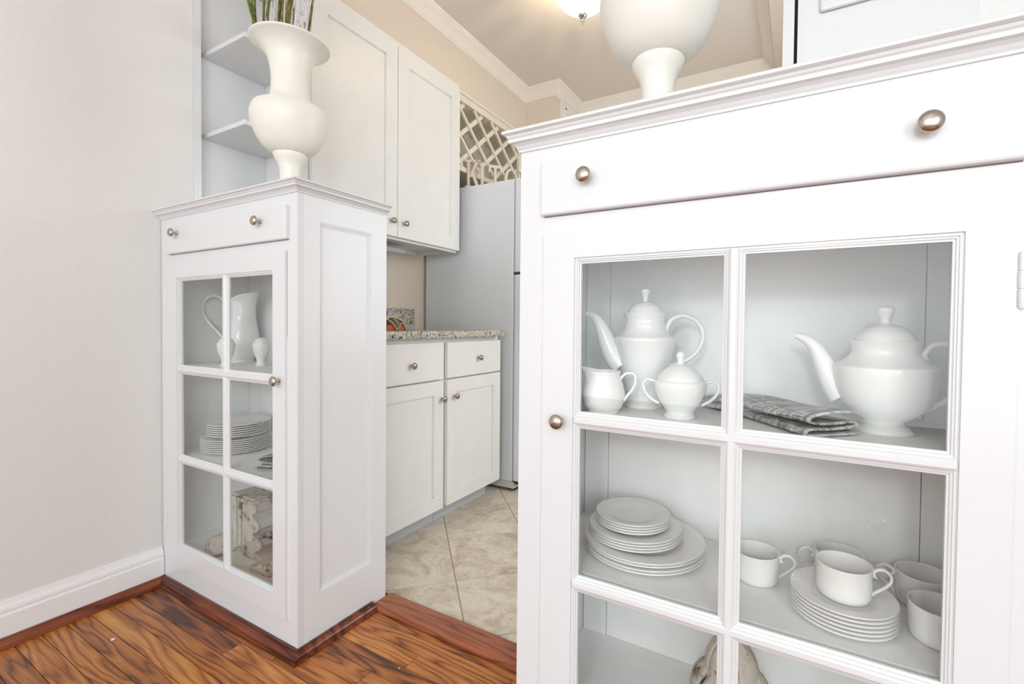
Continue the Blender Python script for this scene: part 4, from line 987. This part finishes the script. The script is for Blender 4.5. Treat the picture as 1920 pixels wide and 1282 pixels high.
def carved_block():
    """thick moulded bracket standing on the shelf: fluted end face to the front, stepped lobes on its right"""
    T = thing('carved_bracket', 'carved distressed white wooden bracket with fluted face in bottom of left cabinet', 'carving', (-1.69, 0.18, ls0))
    R1 = [(-1.652, 0.330), (-1.650, 0.300), (-1.672, 0.292), (-1.668, 0.280), (-1.650, 0.274), (-1.636, 0.262), (-1.634, 0.246), (-1.648, 0.232), (-1.664, 0.228), (-1.664, 0.219), (-1.640, 0.215), (-1.622, 0.203), (-1.620, 0.186), (-1.634, 0.172), (-1.656, 0.166), (-1.656, 0.157), (-1.630, 0.152), (-1.590, 0.150), (-1.560, 0.144), (-1.555, ls0)]
    Lf = [(-1.815, ls0), (-1.812, 0.150), (-1.795, 0.160), (-1.788, 0.200), (-1.786, 0.300), (-1.792, 0.312), (-1.792, 0.330)]
    b = prism(R1 + Lf, 1, 0.112, 0.270); obj('core', b, DIST, T, bevel=0.003)
    obj('cap', boxes((-1.797, -1.646, 0.096, 0.285, 0.3302, 0.342), (-1.793, -1.652, 0.104, 0.278, 0.3424, 0.349)), DIST, T, bevel=0.003)
    for x0, x1, z0, z1 in ((-1.782, -1.764, 0.175, 0.322), (-1.752, -1.734, 0.175, 0.322), (-1.722, -1.704, 0.165, 0.322), (-1.692, -1.677, 0.165, 0.292)):
        obj('flute', prism([(x0, z0), (x0 + 0.003, z0 - 0.006), (x1 - 0.003, z0 - 0.006), (x1, z0), (x1, z1), ((x0 + x1) / 2, z1 + 0.005), (x0, z1)], 1, 0.103, 0.112), DIST, T, bevel=0.002)
    obj('end_plate', prism([(x + (0.006 if x > -1.7 else 0), z) for x, z in R1[:-2]] + [(-1.60, ls0 + 0.002), (-1.72, ls0 + 0.002), (-1.70, 0.330)], 1, 0.104, 0.112), DIST, T, bevel=0.002)
    obj('end_plate', prism([(x + (0.006 if x > -1.7 else 0), z) for x, z in R1] + [(-1.79, ls0), (-1.79, 0.330)], 1, 0.2702, 0.280), DIST, T, bevel=0.002)
    obj('base_scroll', prism(spline([(-1.60, ls0 + 0.0005), (-1.500, ls0 + 0.0005), (-1.495, 0.152), (-1.515, 0.172), (-1.545, 0.166), (-1.57, 0.152), (-1.60, 0.150)], 3), 1, 0.060, 0.110), DIST, T, bevel=0.002)
carved_block()
T = thing('carved_scroll', 'small carved distressed scroll at the lower left pane of the left cabinet', 'carving', (-1.83, 0.07, ls0))
pl = spline([(0, 0), (0.085, 0), (0.088, 0.012), (0.075, 0.030), (0.060, 0.036), (0.045, 0.046), (0.030, 0.050), (0.020, 0.040), (0.006, 0.046), (-0.004, 0.030), (0.008, 0.012)], 4)
b = prism(pl[:-1], 1, -0.045, 0.045); bmesh.ops.transform(b, matrix=Matrix.Translation((-1.87, 0.098, ls0 + 0.0005)) @ Matrix.Rotation(math.radians(-8), 4, 'Z'), verts=b.verts[:])
obj('scroll', b, DIST, T, bevel=0.003)

# leafy finial in the bottom of the right cabinet
FL = (-0.100, 0.150, 0.1705)
T = thing('carved_finial', 'distressed carved wooden leaf finial on the bottom shelf of the right cabinet', 'finial', FL)
TF = Matrix.Translation(FL)
obj('core', lathe(spline([(0, 0), (0.045, 0), (0.048, 0.012), (0.030, 0.025), (0.028, 0.045), (0.045, 0.075), (0.050, 0.12), (0.040, 0.155), (0.020, 0.19), (0.008, 0.21), (0, 0.214)], 3), 32, TF), DIST, T, smooth=True)
def petal(a, r0, z0_, h, wd, out, tipz):
    bm = bmesh.new(); rows = []; N = 10
    for i in range(N + 1):
        t = i / N
        ww = wd * math.sin(PI * (0.12 + 0.88 * t)) ** 0.7 if t < 1 else 0.002
        rr_ = r0 + out * math.sin(PI * t * 0.9) - 0.03 * t * t; zz = z0_ + h * t
        rows.append([bm.verts.new((rr_ + 0.006 * (1 - (k / 3) ** 2) * (1 if k else 1.3), ww * k / 3, zz)) for k in (-3, -2, -1, 0, 1, 2, 3)])
    for p, q in zip(rows[:-1], rows[1:]):
        for k in range(6): bm.faces.new((p[k], p[k + 1], q[k + 1], q[k]))
    bmesh.ops.transform(bm, matrix=TF @ Matrix.Rotation(a, 4, 'Z'), verts=bm.verts[:])
    o = obj('petal', bm, DIST, T, smooth=True); md = o.modifiers.new('solid', 'SOLIDIFY'); md.thickness = 0.006; md.offset = -1
for i in range(6): petal(i * PI / 3 + 0.2, 0.036, 0.03, 0.120, 0.036, 0.042, 0)
for i in range(5): petal(i * 2 * PI / 5 + 0.7, 0.026, 0.085, 0.125, 0.028, 0.022, 0)

# crumbs on the floorboards
cr = random.Random(11)
for i, (x, y, s) in enumerate([(-1.80, -0.232, 0.006), (-1.235, -0.115, 0.0035), (-0.96, 0.115, 0.003)]):
    bm = bmesh.new(); bmesh.ops.create_icosphere(bm, subdivisions=1, radius=s)
    for v in bm.verts: v.co *= cr.uniform(0.6, 1.2); v.co.z *= 0.5
    bmesh.ops.translate(bm, verts=bm.verts[:], vec=Vector((x, y, s * 0.45)))
    o = obj('paint_flake', bm, WHITE); tag(o, ('largest white paint flake on the floorboards by the left wall', 'tiny white paint flake on the boards before the left cabinet corner', 'tiny white paint flake on the boards in the doorway')[i], 'flake', 'white paint flakes on the floor')
